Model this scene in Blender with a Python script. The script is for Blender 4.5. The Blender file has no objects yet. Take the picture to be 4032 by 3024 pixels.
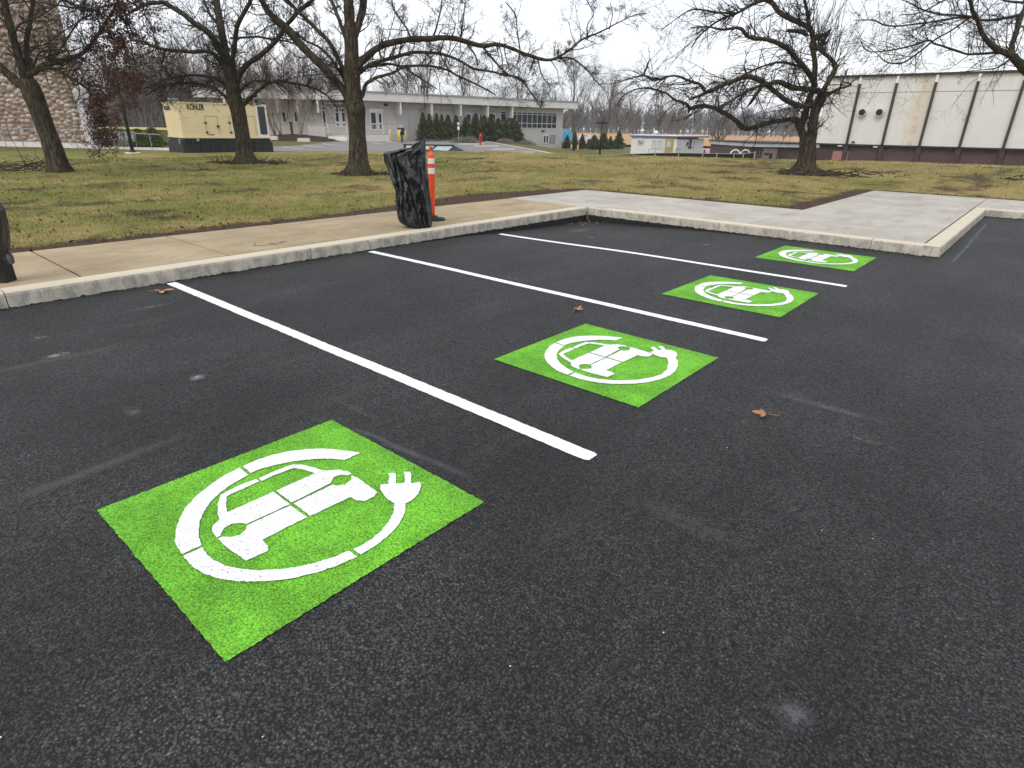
import bpy, bmesh, math, random
import numpy as np
from mathutils import Matrix, Vector, noise as mnoise

S = bpy.context.scene
COL = S.collection
R_ = math.radians
random.seed(7); RNG = np.random.default_rng(7)

# ------------------------------------------------------------------ camera
CAM_H = 1.65
FPX, PITCH, ROLL = 2345.5, R_(23.387), R_(-0.977)
_cp, _sp, _cr, _sr = math.cos(PITCH), math.sin(PITCH), math.cos(ROLL), math.sin(ROLL)
RM = np.array([[1, 0, 0], [0, -_sp, _cp], [0, -_cp, -_sp]]) @ np.array([[_cr, -_sr, 0], [_sr, _cr, 0], [0, 0, 1]])
cam = bpy.data.cameras.new('camera'); camo = bpy.data.objects.new('camera', cam); COL.objects.link(camo)
cam.sensor_fit = 'HORIZONTAL'; cam.sensor_width = 36.0; cam.lens = 36.0 * FPX / 4032.0
cam.clip_start = 0.05; cam.clip_end = 6000
m3 = np.column_stack([RM[:, 0], -RM[:, 1], -RM[:, 2]])
mw = Matrix([list(m3[i]) + [0] for i in range(3)] + [[0, 0, 0, 1]]); mw.translation = (0, 0, CAM_H)
camo.matrix_world = mw
S.camera = camo

# ------------------------------------------------------------------ world and sun (overcast)
SUN_EL, SUN_AZ = R_(48), R_(215)     # azimuth measured clockwise from +Y
W = bpy.data.worlds.new('World'); S.world = W; W.use_nodes = True
nt = W.node_tree; nt.nodes.clear()
wo = nt.nodes.new('ShaderNodeOutputWorld'); bg = nt.nodes.new('ShaderNodeBackground'); bg2 = nt.nodes.new('ShaderNodeBackground')
add = nt.nodes.new('ShaderNodeAddShader'); sky = nt.nodes.new('ShaderNodeTexSky')
sky.sky_type = 'NISHITA'; sky.sun_disc = False; sky.sun_elevation = SUN_EL; sky.sun_rotation = SUN_AZ
sky.dust_density = 3.0
bg.inputs['Strength'].default_value = 0.05
tc = nt.nodes.new('ShaderNodeTexCoord'); mp = nt.nodes.new('ShaderNodeMapping'); mp.inputs['Scale'].default_value = (1, 1, 3.2)
nz = nt.nodes.new('ShaderNodeTexNoise'); nz.inputs['Scale'].default_value = 2.1; nz.inputs['Detail'].default_value = 5; nz.inputs['Roughness'].default_value = .5
cr = nt.nodes.new('ShaderNodeValToRGB')
cr.color_ramp.elements[0].position = .33; cr.color_ramp.elements[0].color = (0.765, 0.78, 0.835, 1)
cr.color_ramp.elements[1].position = .66; cr.color_ramp.elements[1].color = (0.945, 0.945, 0.955, 1)
nt.links.new(tc.outputs['Generated'], mp.inputs['Vector']); nt.links.new(mp.outputs[0], nz.inputs['Vector']); nt.links.new(nz.outputs['Fac'], cr.inputs[0])
nt.links.new(cr.outputs[0], bg2.inputs['Color']); bg2.inputs['Strength'].default_value = 1.05
nt.links.new(sky.outputs[0], bg.inputs['Color'])
nt.links.new(bg.outputs[0], add.inputs[0]); nt.links.new(bg2.outputs[0], add.inputs[1]); nt.links.new(add.outputs[0], wo.inputs['Surface'])
sun = bpy.data.lights.new('sun', 'SUN'); sun.energy = 0.9; sun.angle = R_(25); sun.color = (1, 0.96, 0.9)
suno = bpy.data.objects.new('sun', sun); COL.objects.link(suno)
sd = Vector((math.sin(SUN_AZ) * math.cos(SUN_EL), math.cos(SUN_AZ) * math.cos(SUN_EL), math.sin(SUN_EL)))
suno.rotation_euler = sd.to_track_quat('Z', 'Y').to_euler()
S.view_settings.view_transform = 'Standard'; S.view_settings.look = 'None'
S.view_settings.exposure = 0.16
S.cycles.volume_bounces = 0; S.cycles.max_bounces = 6; S.cycles.diffuse_bounces = 3; S.view_settings.gamma = 1.0

# ------------------------------------------------------------------ geometry helpers
def ray(px, py): return RM @ np.array([(px - 2016) / FPX, (py - 1512) / FPX, 1.0])
def P(px, py, Y):
    d = ray(px, py) ; d = d * (Y / d[1]); return np.array([d[0], d[1], d[2] + CAM_H])
def G(px, py, z=0.0):
    d = ray(px, py); d = d * ((z - CAM_H) / d[2]); return np.array([d[0], d[1], z])
def zc(px, py, Y): return Y / ray(px, py)[1]         # camera depth, for sizes in pixels
TH = R_(-40.7)
UA = np.array([math.cos(TH), math.sin(TH)]); UB = np.array([-UA[1], UA[0]])
def w2ab(x, y): return x * UA[0] + y * UA[1], x * UB[0] + y * UB[1]
def ab2w(a, b): return a * UA[0] + b * UB[0], a * UA[1] + b * UB[1]
def sst(t): t = min(1.0, max(0.0, t)); return t * t * (3 - 2 * t)

# crest of the lawn seen from the lot: (pixel x, pixel y, distance)
CREST = [(-300, 622, 36), (0, 617, 36), (700, 603, 36), (1100, 601, 36), (1500, 599, 34), (1930, 596, 32), (2300, 610, 31), (2800, 622, 30), (3100, 629, 30), (3500, 638, 30), (4032, 655, 29), (4500, 668, 29)]
_az, _rc, _zc = [], [], []
for px, py, rr in CREST:
    d = ray(px, py); h = math.hypot(d[0], d[1]); _az.append(math.atan2(d[0], d[1])); _rc.append(rr); _zc.append(CAM_H + rr * d[2] / h)
L1 = G(1908, 557); L2 = G(2189, 610)
_ln = (L2 - L1)[:2]; _ln = _ln / np.linalg.norm(_ln); _nr = np.array([-_ln[1], _ln[0]])
if _nr[0] < 0: _nr = -_nr
def inslab(a, b, e=0.0): return (a > -9.3 - e and b < 13.65 + e) or (a > -3.85 - e and b < 19.95 + e)
def slabdist(a, b):
    d1 = math.hypot(max(-9.3 - a, 0), max(b - 13.65, 0)); d2 = math.hypot(max(-3.85 - a, 0), max(b - 19.95, 0)); return min(d1, d2)
def TZ(x, y):
    r = math.hypot(x, y)
    az = math.atan2(x, y)
    rc = float(np.interp(az, _az, _rc)); zcr = float(np.interp(az, _az, _zc))
    a, b = w2ab(x, y); sd_ = slabdist(a, b)
    near = 0.125 + (zcr - 0.125) * sst(sd_ / max(4.0, (rc - r) * 0.6 + sd_)) if r < rc else zcr
    near += 0.02 * mnoise.noise((x * .35, y * .35, 0)) * min(1, sd_)
    dl = float((np.array([x, y]) - L1[:2]) @ _nr)
    far = -1.75 * sst(dl / 20.0)
    t = sst((r - rc) / 8.0)
    return near * (1 - t) + far * t
def hit(px, py, r0=6.0, r1=500):
    d = ray(px, py); h = math.hypot(d[0], d[1]); r = r0; 
    while r < r1:
        x, y, z = d[0] / h * r, d[1] / h * r, CAM_H + d[2] / h * r
        if z <= TZ(x, y): return np.array([x, y, TZ(x, y)])
        r += 0.1
    return np.array([x, y, z])
ORG = {}
class MB:
    def __init__(s): s.v = []; s.f = []
    def add(s, v, f):
        n = len(s.v); s.v.extend([tuple(map(float, p)) for p in v]); s.f.extend([tuple(i + n for i in q) for q in f]); return s
    def box(s, x0, x1, y0, y1, z0, z1, M=None):
        v = [(x, y, z) for z in (z0, z1) for y in (y0, y1) for x in (x0, x1)]
        if M: v = [tuple(M @ Vector(p)) for p in v]
        return s.add(v, [(0, 2, 3, 1), (4, 5, 7, 6), (0, 1, 5, 4), (2, 6, 7, 3), (0, 4, 6, 2), (1, 3, 7, 5)])
    def prism(s, poly, z0, z1, M=None):
        n = len(poly); v = [(x, y, z0) for x, y in poly] + [(x, y, z1) for x, y in poly]
        if M: v = [tuple(M @ Vector(p)) for p in v]
        return s.add(v, [tuple(range(n - 1, -1, -1)), tuple(range(n, 2 * n))] + [(i, (i + 1) % n, n + (i + 1) % n, n + i) for i in range(n)])
    def tube(s, pts, rad, k=8, cap=True, jit=0.0):
        pts = [np.array(p, float) for p in pts]; n = len(pts)
        if not hasattr(rad, '__len__'): rad = [rad] * n
        v = []; ref = None
        for i in range(n):
            t = pts[min(i + 1, n - 1)] - pts[max(i - 1, 0)]; L = np.linalg.norm(t); t = t / (L if L > 1e-9 else 1)
            if ref is None: ref = np.array([1., 0, 0]) if abs(t[0]) < .8 else np.array([0, 1., 0])
            b = np.cross(t, ref); b /= np.linalg.norm(b); c = np.cross(b, t); ref = c
            for j in range(k):
                an = 2 * math.pi * j / k; r = rad[i] * (1 + (random.uniform(-jit, jit) if jit else 0))
                v.append(pts[i] + r * (math.cos(an) * c + math.sin(an) * b))
        f = [(i * k + j, i * k + (j + 1) % k, (i + 1) * k + (j + 1) % k, (i + 1) * k + j) for i in range(n - 1) for j in range(k)]
        if cap: f += [tuple(range(k - 1, -1, -1)), tuple(range((n - 1) * k, n * k))]
        return s.add(v, f)
    def cyl(s, x, y, z0, z1, r, k=12): return s.tube([(x, y, z0), (x, y, z1)], r, k)
    def lathe(s, x, y, prof, k=16):
        n = len(prof); v = [(x + max(r, .0005) * math.cos(2 * math.pi * j / k), y + max(r, .0005) * math.sin(2 * math.pi * j / k), z) for r, z in prof for j in range(k)]
        return s.add(v, [(i * k + j, i * k + (j + 1) % k, (i + 1) * k + (j + 1) % k, (i + 1) * k + j) for i in range(n - 1) for j in range(k)] + [tuple(range(k - 1, -1, -1)), tuple(range((n - 1) * k, n * k))])
    def build(s, name, mat=None, parent=None, smooth=False, org=None, uv=None):
        o_ = ORG.get(parent.name) if parent is not None else (org if org is not None else (0, 0, 0))
        me = bpy.data.meshes.new(name)
        vv = np.array(s.v, float).reshape(-1, 3) - np.array(o_)
        me.from_pydata(vv.tolist(), [], s.f); me.update()
        if smooth: me.polygons.foreach_set('use_smooth', [True] * len(me.polygons))
        if mat: me.materials.append(mat)
        o = bpy.data.objects.new(name, me); COL.objects.link(o)
        if parent is not None: o.parent = parent
        else: o.location = o_
        ORG[o.name] = o_
        return o
def tag(o, label=None, cat=None, group=None, kind=None):
    if label: o['label'] = label
    if cat: o['category'] = cat
    if group: o['group'] = group
    if kind: o['kind'] = kind
    return o
def thing(name, label, cat, loc=(0, 0, 0), group=None):
    o = bpy.data.objects.new(name, None); COL.objects.link(o); o.location = tuple(map(float, loc)); o.empty_display_size = .2
    ORG[o.name] = tuple(map(float, loc)); return tag(o, label, cat, group)
def dup(o, loc, rz=0, sc=1, label=None, parent=None):
    c = o.copy(); COL.objects.link(c)
    if parent is None:
        c.location = tuple(map(float, loc)); c.rotation_euler = (0, 0, rz); c.scale = sc if hasattr(sc, '__len__') else (sc, sc, sc)
        if label: c['label'] = label
    else: c.parent = parent
    for ch in [q for q in o.children]: dup(ch, None, parent=c)
    return c
def batch_tubes(pts, rad, k=3):
    """pts (m,n,3), rad (m,n) -> vertices, faces"""
    m, n, _ = pts.shape
    t = np.empty_like(pts); t[:, 1:-1] = pts[:, 2:] - pts[:, :-2]; t[:, 0] = pts[:, 1] - pts[:, 0]; t[:, -1] = pts[:, -1] - pts[:, -2]
    t /= np.linalg.norm(t, axis=2, keepdims=True) + 1e-9
    ref = np.zeros_like(pts); ref[..., 0] = .31; ref[..., 1] = .83; ref[..., 2] = .46
    b = np.cross(t, ref); b /= np.linalg.norm(b, axis=2, keepdims=True) + 1e-9; c = np.cross(b, t)
    rings = [pts + rad[..., None] * (math.cos(2 * math.pi * j / k) * c + math.sin(2 * math.pi * j / k) * b) for j in range(k)]
    v = np.stack(rings, axis=2).reshape(-1, 3)
    i0 = (np.arange(m)[:, None, None] * n + np.arange(n - 1)[None, :, None]) * k
    j = np.arange(k)[None, None, :]; j2 = (j + 1) % k
    f = np.stack([i0 + j, i0 + j2, i0 + k + j2, i0 + k + j], axis=-1).reshape(-1, 4)
    return v, f
def fast_mesh(name, v, f, mat, parent=None, smooth=False, org=(0, 0, 0)):
    o_ = ORG.get(parent.name) if parent is not None else org
    me = bpy.data.meshes.new(name); v = np.asarray(v, np.float32) - np.array(o_, np.float32); f = np.asarray(f, np.int32)
    me.vertices.add(len(v)); me.vertices.foreach_set('co', v.ravel())
    k = f.shape[1]; me.loops.add(f.size); me.loops.foreach_set('vertex_index', f.ravel())
    me.polygons.add(len(f)); me.polygons.foreach_set('loop_start', np.arange(0, f.size, k, dtype=np.int32)); me.polygons.foreach_set('loop_total', np.full(len(f), k, np.int32))
    if smooth: me.polygons.foreach_set('use_smooth', np.ones(len(f), bool))
    me.update(calc_edges=True); me.validate()
    if mat: me.materials.append(mat)
    o = bpy.data.objects.new(name, me); COL.objects.link(o)
    if parent is not None: o.parent = parent
    else: o.location = tuple(o_)
    ORG[o.name] = tuple(o_)
    return o

# ------------------------------------------------------------------ materials
class NT:
    def __init__(s, name):
        s.m = bpy.data.materials.new(name); s.m.use_nodes = True; s.t = s.m.node_tree; s.t.nodes.clear()
        s.out = s.t.nodes.new('ShaderNodeOutputMaterial'); s.b = s.t.nodes.new('ShaderNodeBsdfPrincipled')
        s.t.links.new(s.b.outputs[0], s.out.inputs['Surface'])
        s.tc = s.t.nodes.new('ShaderNodeTexCoord').outputs['Object']
    def link(s, a, b): s.t.links.new(a, b)
    def val(s, sock, v):
        if isinstance(v, (int, float)): sock.default_value = v
        elif isinstance(v, (tuple, list)): sock.default_value = tuple(v) if len(v) == len(sock.default_value) else tuple(v) + (1,)
        else: s.link(v, sock)
    def map(s, sc=(1, 1, 1), loc=(0, 0, 0), rot=(0, 0, 0), src=None):
        n = s.t.nodes.new('ShaderNodeMapping'); n.inputs['Scale'].default_value = sc; n.inputs['Location'].default_value = loc; n.inputs['Rotation'].default_value = rot
        s.link(src or s.tc, n.inputs['Vector']); return n.outputs[0]
    def noise(s, scale, detail=4, rough=.55, vec=None, out='Fac', dist=0):
        n = s.t.nodes.new('ShaderNodeTexNoise'); n.inputs['Scale'].default_value = scale; n.inputs['Detail'].default_value = detail; n.inputs['Roughness'].default_value = rough
        n.inputs['Distortion'].default_value = dist
        s.link(vec or s.tc, n.inputs['Vector']); return n.outputs[out]
    def vor(s, scale, feat='F1', out='Distance', vec=None, rand=1.0):
        n = s.t.nodes.new('ShaderNodeTexVoronoi'); n.feature = feat; n.inputs['Scale'].default_value = scale; n.inputs['Randomness'].default_value = rand
        s.link(vec or s.tc, n.inputs['Vector']); return n.outputs[out]
    def ramp(s, fac, stops, interp='LINEAR'):
        n = s.t.nodes.new('ShaderNodeValToRGB'); r = n.color_ramp; r.interpolation = interp
        while len(r.elements) < len(stops): r.elements.new(.5)
        for e, (p, c) in zip(r.elements, stops):
            e.position = p; e.color = (c, c, c, 1) if isinstance(c, (int, float)) else tuple(c) + (1,)
        s.link(fac, n.inputs[0]); return n.outputs[0]
    def mix(s, fac, a, b, mode='MIX'):
        n = s.t.nodes.new('ShaderNodeMix'); n.data_type = 'RGBA'; n.blend_type = mode; n.clamp_factor = True
        s.val(n.inputs[0], fac); s.val(n.inputs[6], a); s.val(n.inputs[7], b); return n.outputs[2]
    def math(s, op, a, b=0.0, c=None, clamp=False):
        n = s.t.nodes.new('ShaderNodeMath'); n.operation = op; n.use_clamp = clamp; s.val(n.inputs[0], a); s.val(n.inputs[1], b)
        if c is not None: s.val(n.inputs[2], c)
        return n.outputs[0]
    def rgb(s, c):
        n = s.t.nodes.new('ShaderNodeRGB'); n.outputs[0].default_value = tuple(c) + (1,); return n.outputs[0]
    def sep(s, v=None, which='XYZ'):
        n = s.t.nodes.new('ShaderNodeSeparateXYZ'); s.link(v or s.tc, n.inputs[0]); return n.outputs
    def bump(s, h, strength=.3, dist=.01, nrm=None):
        n = s.t.nodes.new('ShaderNodeBump'); n.inputs['Strength'].default_value = strength; n.inputs['Distance'].default_value = dist
        s.link(h, n.inputs['Height'])
        if nrm is not None: s.link(nrm, n.inputs['Normal'])
        return n.outputs[0]
    def done(s, col, rough=.8, spec=.3, nrm=None, metal=0, **kw):
        s.val(s.b.inputs['Base Color'], col); s.val(s.b.inputs['Roughness'], rough); s.val(s.b.inputs['Specular IOR Level'], spec); s.b.inputs['Metallic'].default_value = metal
        if nrm is not None: s.link(nrm, s.b.inputs['Normal'])
        for k, v in kw.items(): s.b.inputs[k].default_value = v
        return s.m
def simple(name, c, var=.12, scale=4, rough=.75, spec=.3, metal=0, bump=0, bscale=40, c2=None):
    n = NT(name); f = n.ramp(n.noise(scale, 5, .6), [(.3, 0.0), (.7, 1.0)])
    a = tuple(x * (1 - var) for x in c); b = c2 or tuple(min(1, x * (1 + var)) for x in c)
    col = n.mix(f, a, b); nr = n.bump(n.noise(bscale, 4), bump, .01) if bump else None
    return n.done(col, rough, spec, nr, metal)

def mat_asphalt():
    n = NT('asphalt')
    v1 = n.t.nodes.new('ShaderNodeTexVoronoi'); v1.inputs['Scale'].default_value = 108; n.link(n.tc, v1.inputs['Vector'])
    v2 = n.t.nodes.new('ShaderNodeTexVoronoi'); v2.inputs['Scale'].default_value = 66; n.link(n.tc, v2.inputs['Vector'])
    def g(v): 
        h = n.t.nodes.new('ShaderNodeSeparateColor'); n.link(v.outputs['Color'], h.inputs[0]); return h.outputs
    g1, g2 = g(v1), g(v2)
    c = n.ramp(g1[0], [(0, (.015, .016, .0155)), (.5, (.028, .029, .0285)), (.9, (.044, .045, .0445)), (1, (.08, .081, .080))])
    c2_ = n.ramp(g2[0], [(0, (.017, .018, .0175)), (.6, (.032, .033, .0325)), (1, (.054, .055, .054))])
    sel = n.ramp(g2[1], [(.72, 0.0), (.76, 1.0)])
    c = n.mix(sel, c, c2_)
    crev = n.ramp(v1.outputs['Distance'], [(.40, 1.1), (.60, .16)])
    c = n.mix(1, c, crev, 'MULTIPLY'); c = n.mix(1, c, n.ramp(n.noise(52, 4, .75), [(.36, .12), (.47, 1.0)]), 'MULTIPLY')
    big = n.ramp(n.noise(.7, 6, .62), [(.38, .66), (.5, 1.0), (.62, 1.38)])
    st = n.ramp(n.noise(1.0, 5, .65, n.map((1.6, .22, 1))), [(.40, .80), (.60, 1.22)])
    c = n.mix(1, c, big, 'MULTIPLY'); c = n.mix(1, c, st, 'MULTIPLY')
    mid = n.ramp(n.noise(14, 4, .7), [(.32, .82), (.5, 1.0), (.7, 1.18)]); c = n.mix(1, c, mid, 'MULTIPLY')
    # dusty tan scuffs running with the paving
    du = n.noise(1.0, 6, .7, n.map((4.2, .35, 1), (3, 1, 0))); du = n.ramp(du, [(.57, 0.0), (.68, .28)])
    fine = n.ramp(n.noise(60, 3, .6), [(.42, 0.0), (.6, 1.0)])
    c = n.mix(n.math('MULTIPLY', du, fine), c, (.085, .075, .062))
    # local pale scuffs, in metres along and across the bays
    o = n.sep()
    for (px, py, ra, rb, st_, col) in SCUFFS:
        q = G(px, py); a0, b0 = w2ab(q[0], q[1])
        da = n.math('DIVIDE', n.math('SUBTRACT', o[0], a0), ra); db = n.math('DIVIDE', n.math('SUBTRACT', o[1], b0), rb)
        dd = n.math('ADD', n.math('MULTIPLY', da, da), n.math('MULTIPLY', db, db))
        mk = n.math('SUBTRACT', 1.0, dd, clamp=True)
        mk = n.math('MULTIPLY', mk, n.ramp(n.noise(22, 5, .7), [(.4, 0.0), (.62, st_)]))
        c = n.mix(mk, c, col)
    # seams
    for (p0, p1, wd, dark) in SEAMS:
        q0 = np.array(w2ab(*G(*p0)[:2])); q1 = np.array(w2ab(*G(*p1)[:2])); t = (q1 - q0) / np.linalg.norm(q1 - q0); nn = np.array([-t[1], t[0]])
        wob = n.math('MULTIPLY', n.math('SUBTRACT', n.noise(3, 3), .5), .06)
        dist = n.math('ABSOLUTE', n.math('ADD', n.math('ADD', n.math('MULTIPLY', o[0], nn[0]), n.math('MULTIPLY', o[1], nn[1])), n.math('ADD', wob, float(-(q0 @ nn)))))
        mk = n.math('SUBTRACT', 1.0, n.math('DIVIDE', dist, wd), clamp=True)
        s_ = n.math('ADD', n.math('MULTIPLY', o[0], t[0]), n.math('MULTIPLY', o[1], t[1]))
        m1 = n.math('MULTIPLY', n.math('SUBTRACT', s_, float(q0 @ t)), 4.0, clamp=True); m2 = n.math('MULTIPLY', n.math('SUBTRACT', float(q1 @ t), s_), 4.0, clamp=True)
        mk = n.math('MULTIPLY', mk, n.math('MULTIPLY', m1, m2)); mk = n.math('MULTIPLY', mk, n.ramp(n.noise(5, 4, .7), [(.35, .3), (.58, .95)]))
        c = n.mix(mk, c, dark)
    # white flecks
    vf = n.t.nodes.new('ShaderNodeTexVoronoi'); vf.inputs['Scale'].default_value = 16; n.link(n.tc, vf.inputs['Vector'])
    gf = g(vf); fl = n.math('MULTIPLY', n.math('GREATER_THAN', gf[0], .986), n.math('LESS_THAN', vf.outputs['Distance'], .055))
    c = n.mix(fl, c, (.6, .6, .58))
    hgt = n.math('ADD', n.math('MULTIPLY', v1.outputs['Distance'], -.7), n.math('MULTIPLY', v2.outputs['Distance'], -.6)); hgt = n.math('ADD', hgt, n.math('MULTIPLY', n.noise(10, 4), .4))
    nr = n.bump(hgt, 1.0, .008)
    return n.done(c, n.ramp(g1[1], [(0, .52), (1, .85)]), .36, nr)
def mat_paint(name, c, c_lo, thr=(.57, .66), crev=.9, blot=.74):
    n = NT(name)
    v1 = n.t.nodes.new('ShaderNodeTexVoronoi'); v1.inputs['Scale'].default_value = 108; n.link(n.tc, v1.inputs['Vector'])
    v2 = n.t.nodes.new('ShaderNodeTexVoronoi'); v2.inputs['Scale'].default_value = 66; n.link(n.tc, v2.inputs['Vector'])
    f = n.ramp(n.noise(85, 4, .7), [(.3, 0.0), (.7, 1.0)]); col = n.mix(f, c_lo, c)
    col = n.mix(1, col, n.ramp(n.noise(2.6, 5, .65), [(.40, blot), (.6, 1.02 + (1 - blot) * .35)]), 'MULTIPLY')
    hole = n.ramp(n.noise(70, 5, .65), [(thr[0], 0.0), (thr[1], .75)])
    col = n.mix(hole, col, tuple(x * .35 + .02 for x in c_lo))
    col = n.mix(1, col, n.ramp(v1.outputs['Distance'], [(.38, 1.05), (.7, crev)]), 'MULTIPLY')
    hgt = n.math('ADD', n.math('MULTIPLY', v1.outputs['Distance'], -.7), n.math('MULTIPLY', v2.outputs['Distance'], -.5))
    return n.done(col, .75, .25, n.bump(hgt, 1.0, .008))
def lawn_color(n):
    o = n.sep()
    fine = n.noise(38, 4, .75); med = n.noise(2.6, 6, .68); big = n.noise(.33, 5, .6); str_ = n.noise(1, 5, .6, n.map((.5, .12, 1)))
    green = n.mix(n.ramp(fine, [(.3, 0.0), (.7, 1.0)]), (.090, .098, .022), (.30, .295, .088))
    straw = n.mix(n.ramp(fine, [(.3, 0.0), (.7, 1.0)]), (.20, .158, .055), (.49, .395, .17))
    k = n.math('ADD', n.math('MULTIPLY', med, .5), n.math('MULTIPLY', big, .7))
    k = n.math('ADD', k, n.math('MULTIPLY', n.math('ADD', n.math('MULTIPLY', o[0], .6), n.math('MULTIPLY', o[1], .9)), .0042))
    c = n.mix(n.ramp(k, [(.53, 0.0), (.71, 1.0)]), green, straw)
    # bare brown patches
    br = n.mix(n.ramp(n.noise(25, 4, .8), [(.3, 0.0), (.7, 1.0)]), (.035, .024, .018), (.14, .095, .065))
    pat = n.ramp(n.math('ADD', n.math('MULTIPLY', n.noise(.9, 6, .7), .7), n.math('MULTIPLY', str_, .4)), [(.575, 0.0), (.66, .85)])
    c = n.mix(pat, c, br)
    # dirt strip along the pavement edge
    def mx(x): return n.math('MAXIMUM', x, 0.0)
    def hyp(a, b): return n.math('SQRT', n.math('ADD', n.math('MULTIPLY', a, a), n.math('MULTIPLY', b, b)))
    d1 = hyp(mx(n.math('SUBTRACT', -9.3, o[0])), mx(n.math('SUBTRACT', o[1], 13.65))); d2 = hyp(mx(n.math('SUBTRACT', -3.85, o[0])), mx(n.math('SUBTRACT', o[1], 19.95)))
    d = n.math('MINIMUM', d1, d2)
    wide = n.math('MULTIPLY', n.math('SUBTRACT', 1.0, n.math('ABSOLUTE', n.math('MULTIPLY', n.math('SUBTRACT', o[1], 10.2), .26)), clamp=True), .8)
    e = n.math('ADD', n.math('SUBTRACT', d, n.math('ADD', .40, wide)), n.math('MULTIPLY', n.math('SUBTRACT', n.noise(3.5, 8, .8), .5), -1.15))
    mk = n.ramp(e, [(.02, 1.0), (.22, 0.0)])
    c = n.mix(mk, c, br)
    return c, fine, o
def mat_lawn():
    n = NT('lawn_grass'); c, fine, o = lawn_color(n)
    # the far field: dull green, then a rust-brown crop far away
    w = n.t.nodes.new('ShaderNodeNewGeometry'); ww = n.sep(w.outputs['Position'])
    r = n.math('SQRT', n.math('ADD', n.math('MULTIPLY', ww[0], ww[0]), n.math('MULTIPLY', ww[1], ww[1])))
    c = n.mix(n.ramp(n.math('DIVIDE', r, 400.0), [(.09, 0.0), (.12, 1.0)]), c, n.mix(n.ramp(n.noise(.4, 6, .7), [(.35, 0.0), (.65, 1.0)]), (.085, .10, .03), (.17, .165, .06)))
    nr = n.bump(n.math('ADD', n.noise(45, 4, .8), n.math('MULTIPLY', n.noise(8, 4), 1.5)), .8, .05)
    return n.done(c, .95, .1, nr)
def mat_concrete(name, c1, c2, stain, bump=.25):
    n = NT(name)
    c = n.mix(n.ramp(n.noise(1.3, 6, .65), [(.38, 0.0), (.62, 1.0)]), c1, c2)
    c = n.mix(n.math('MULTIPLY', n.ramp(n.noise(2.6, 7, .75, n.map((1, .3, 1))), [(.50, 0.0), (.64, 1.0)]), .6), c, stain)
    c = n.mix(1, c, n.ramp(n.noise(120, 4, .8), [(.3, .80), (.7, 1.14)]), 'MULTIPLY')
    c = n.mix(1, c, n.ramp(n.noise(18, 4, .8), [(.3, .92), (.7, 1.07)]), 'MULTIPLY')
    return n.done(c, .88, .22, n.bump(n.noise(90, 5, .8), bump, .006))
def mat_kerb():
    n = NT('kerb_concrete'); g = n.t.nodes.new('ShaderNodeNewGeometry'); nn = n.sep(g.outputs['Normal']); o = n.sep()
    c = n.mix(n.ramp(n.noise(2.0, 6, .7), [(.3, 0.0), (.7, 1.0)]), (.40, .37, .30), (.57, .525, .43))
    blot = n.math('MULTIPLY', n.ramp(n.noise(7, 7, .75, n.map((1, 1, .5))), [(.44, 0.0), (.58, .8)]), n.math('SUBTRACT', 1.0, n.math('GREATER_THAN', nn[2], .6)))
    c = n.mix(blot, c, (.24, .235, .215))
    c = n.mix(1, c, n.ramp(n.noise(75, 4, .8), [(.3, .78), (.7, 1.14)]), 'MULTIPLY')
    c = n.mix(n.math('MULTIPLY', n.ramp(nn[2], [(.5, 0.0), (.9, 1.0)]), .7), c, (.62, .55, .42))  # highlight painted into the colour of upward-facing kerb tops
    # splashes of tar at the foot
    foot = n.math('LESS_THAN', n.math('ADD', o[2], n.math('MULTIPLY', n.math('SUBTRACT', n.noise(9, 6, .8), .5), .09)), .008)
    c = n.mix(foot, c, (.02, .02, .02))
    return n.done(c, .9, .2, n.bump(n.math('ADD', n.noise(55, 5, .8), n.math('MULTIPLY', n.noise(9, 3), .6)), .55, .01))
def mat_bark(name='bark', dark=1.0):
    n = NT(name); v = n.map((9, 9, 1.6))
    r = n.noise(2.2, 7, .75, v, dist=.4)
    c = n.ramp(r, [(.36, tuple(x * dark for x in (.012, .009, .007))), (.5, tuple(x * dark for x in (.055, .044, .030))), (.66, tuple(x * dark for x in (.15, .125, .09)))])
    moss = n.ramp(n.noise(1.6, 4, .7), [(.48, 0.0), (.68, .5)])
    c = n.mix(moss, c, (.055, .060, .022))
    return n.done(c, .95, .15, n.bump(r, 1.0, .05))
def mat_stone():
    n = NT('field_stone'); v = n.map((1, 1, 1), rot=(R_(90), 0, 0)); w = n.noise(2.2, 2, .5, v, 'Color'); vv = n.mix(.06, v, w)
    vor = n.t.nodes.new('ShaderNodeTexVoronoi'); vor.voronoi_dimensions = '2D'; vor.inputs['Scale'].default_value = 3.7; vor.inputs['Randomness'].default_value = .85; n.link(n.map((.8, 1.15, 1), src=vv), vor.inputs['Vector'])
    h = n.t.nodes.new('ShaderNodeSeparateColor'); n.link(vor.outputs['Color'], h.inputs[0])
    c = n.ramp(h.outputs[0], [(0, (.17, .14, .12)), (.2, (.36, .26, .18)), (.42, (.44, .35, .27)), (.6, (.28, .22, .19)), (.75, (.42, .29, .20)), (.9, (.54, .47, .40)), (1, (.22, .20, .195))])
    c = n.mix(1, c, n.ramp(n.noise(12, 5, .7), [(.3, .75), (.7, 1.15)]), 'MULTIPLY')
    c = n.mix(n.ramp(vor.outputs['Distance'], [(.46, 0.0), (.62, .85)]), c, (.15, .12, .10))
    return n.done(c, .9, .2, n.bump(n.ramp(vor.outputs['Distance'], [(.1, 1.0), (.62, 0.0)]), 1.0, .12))
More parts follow.
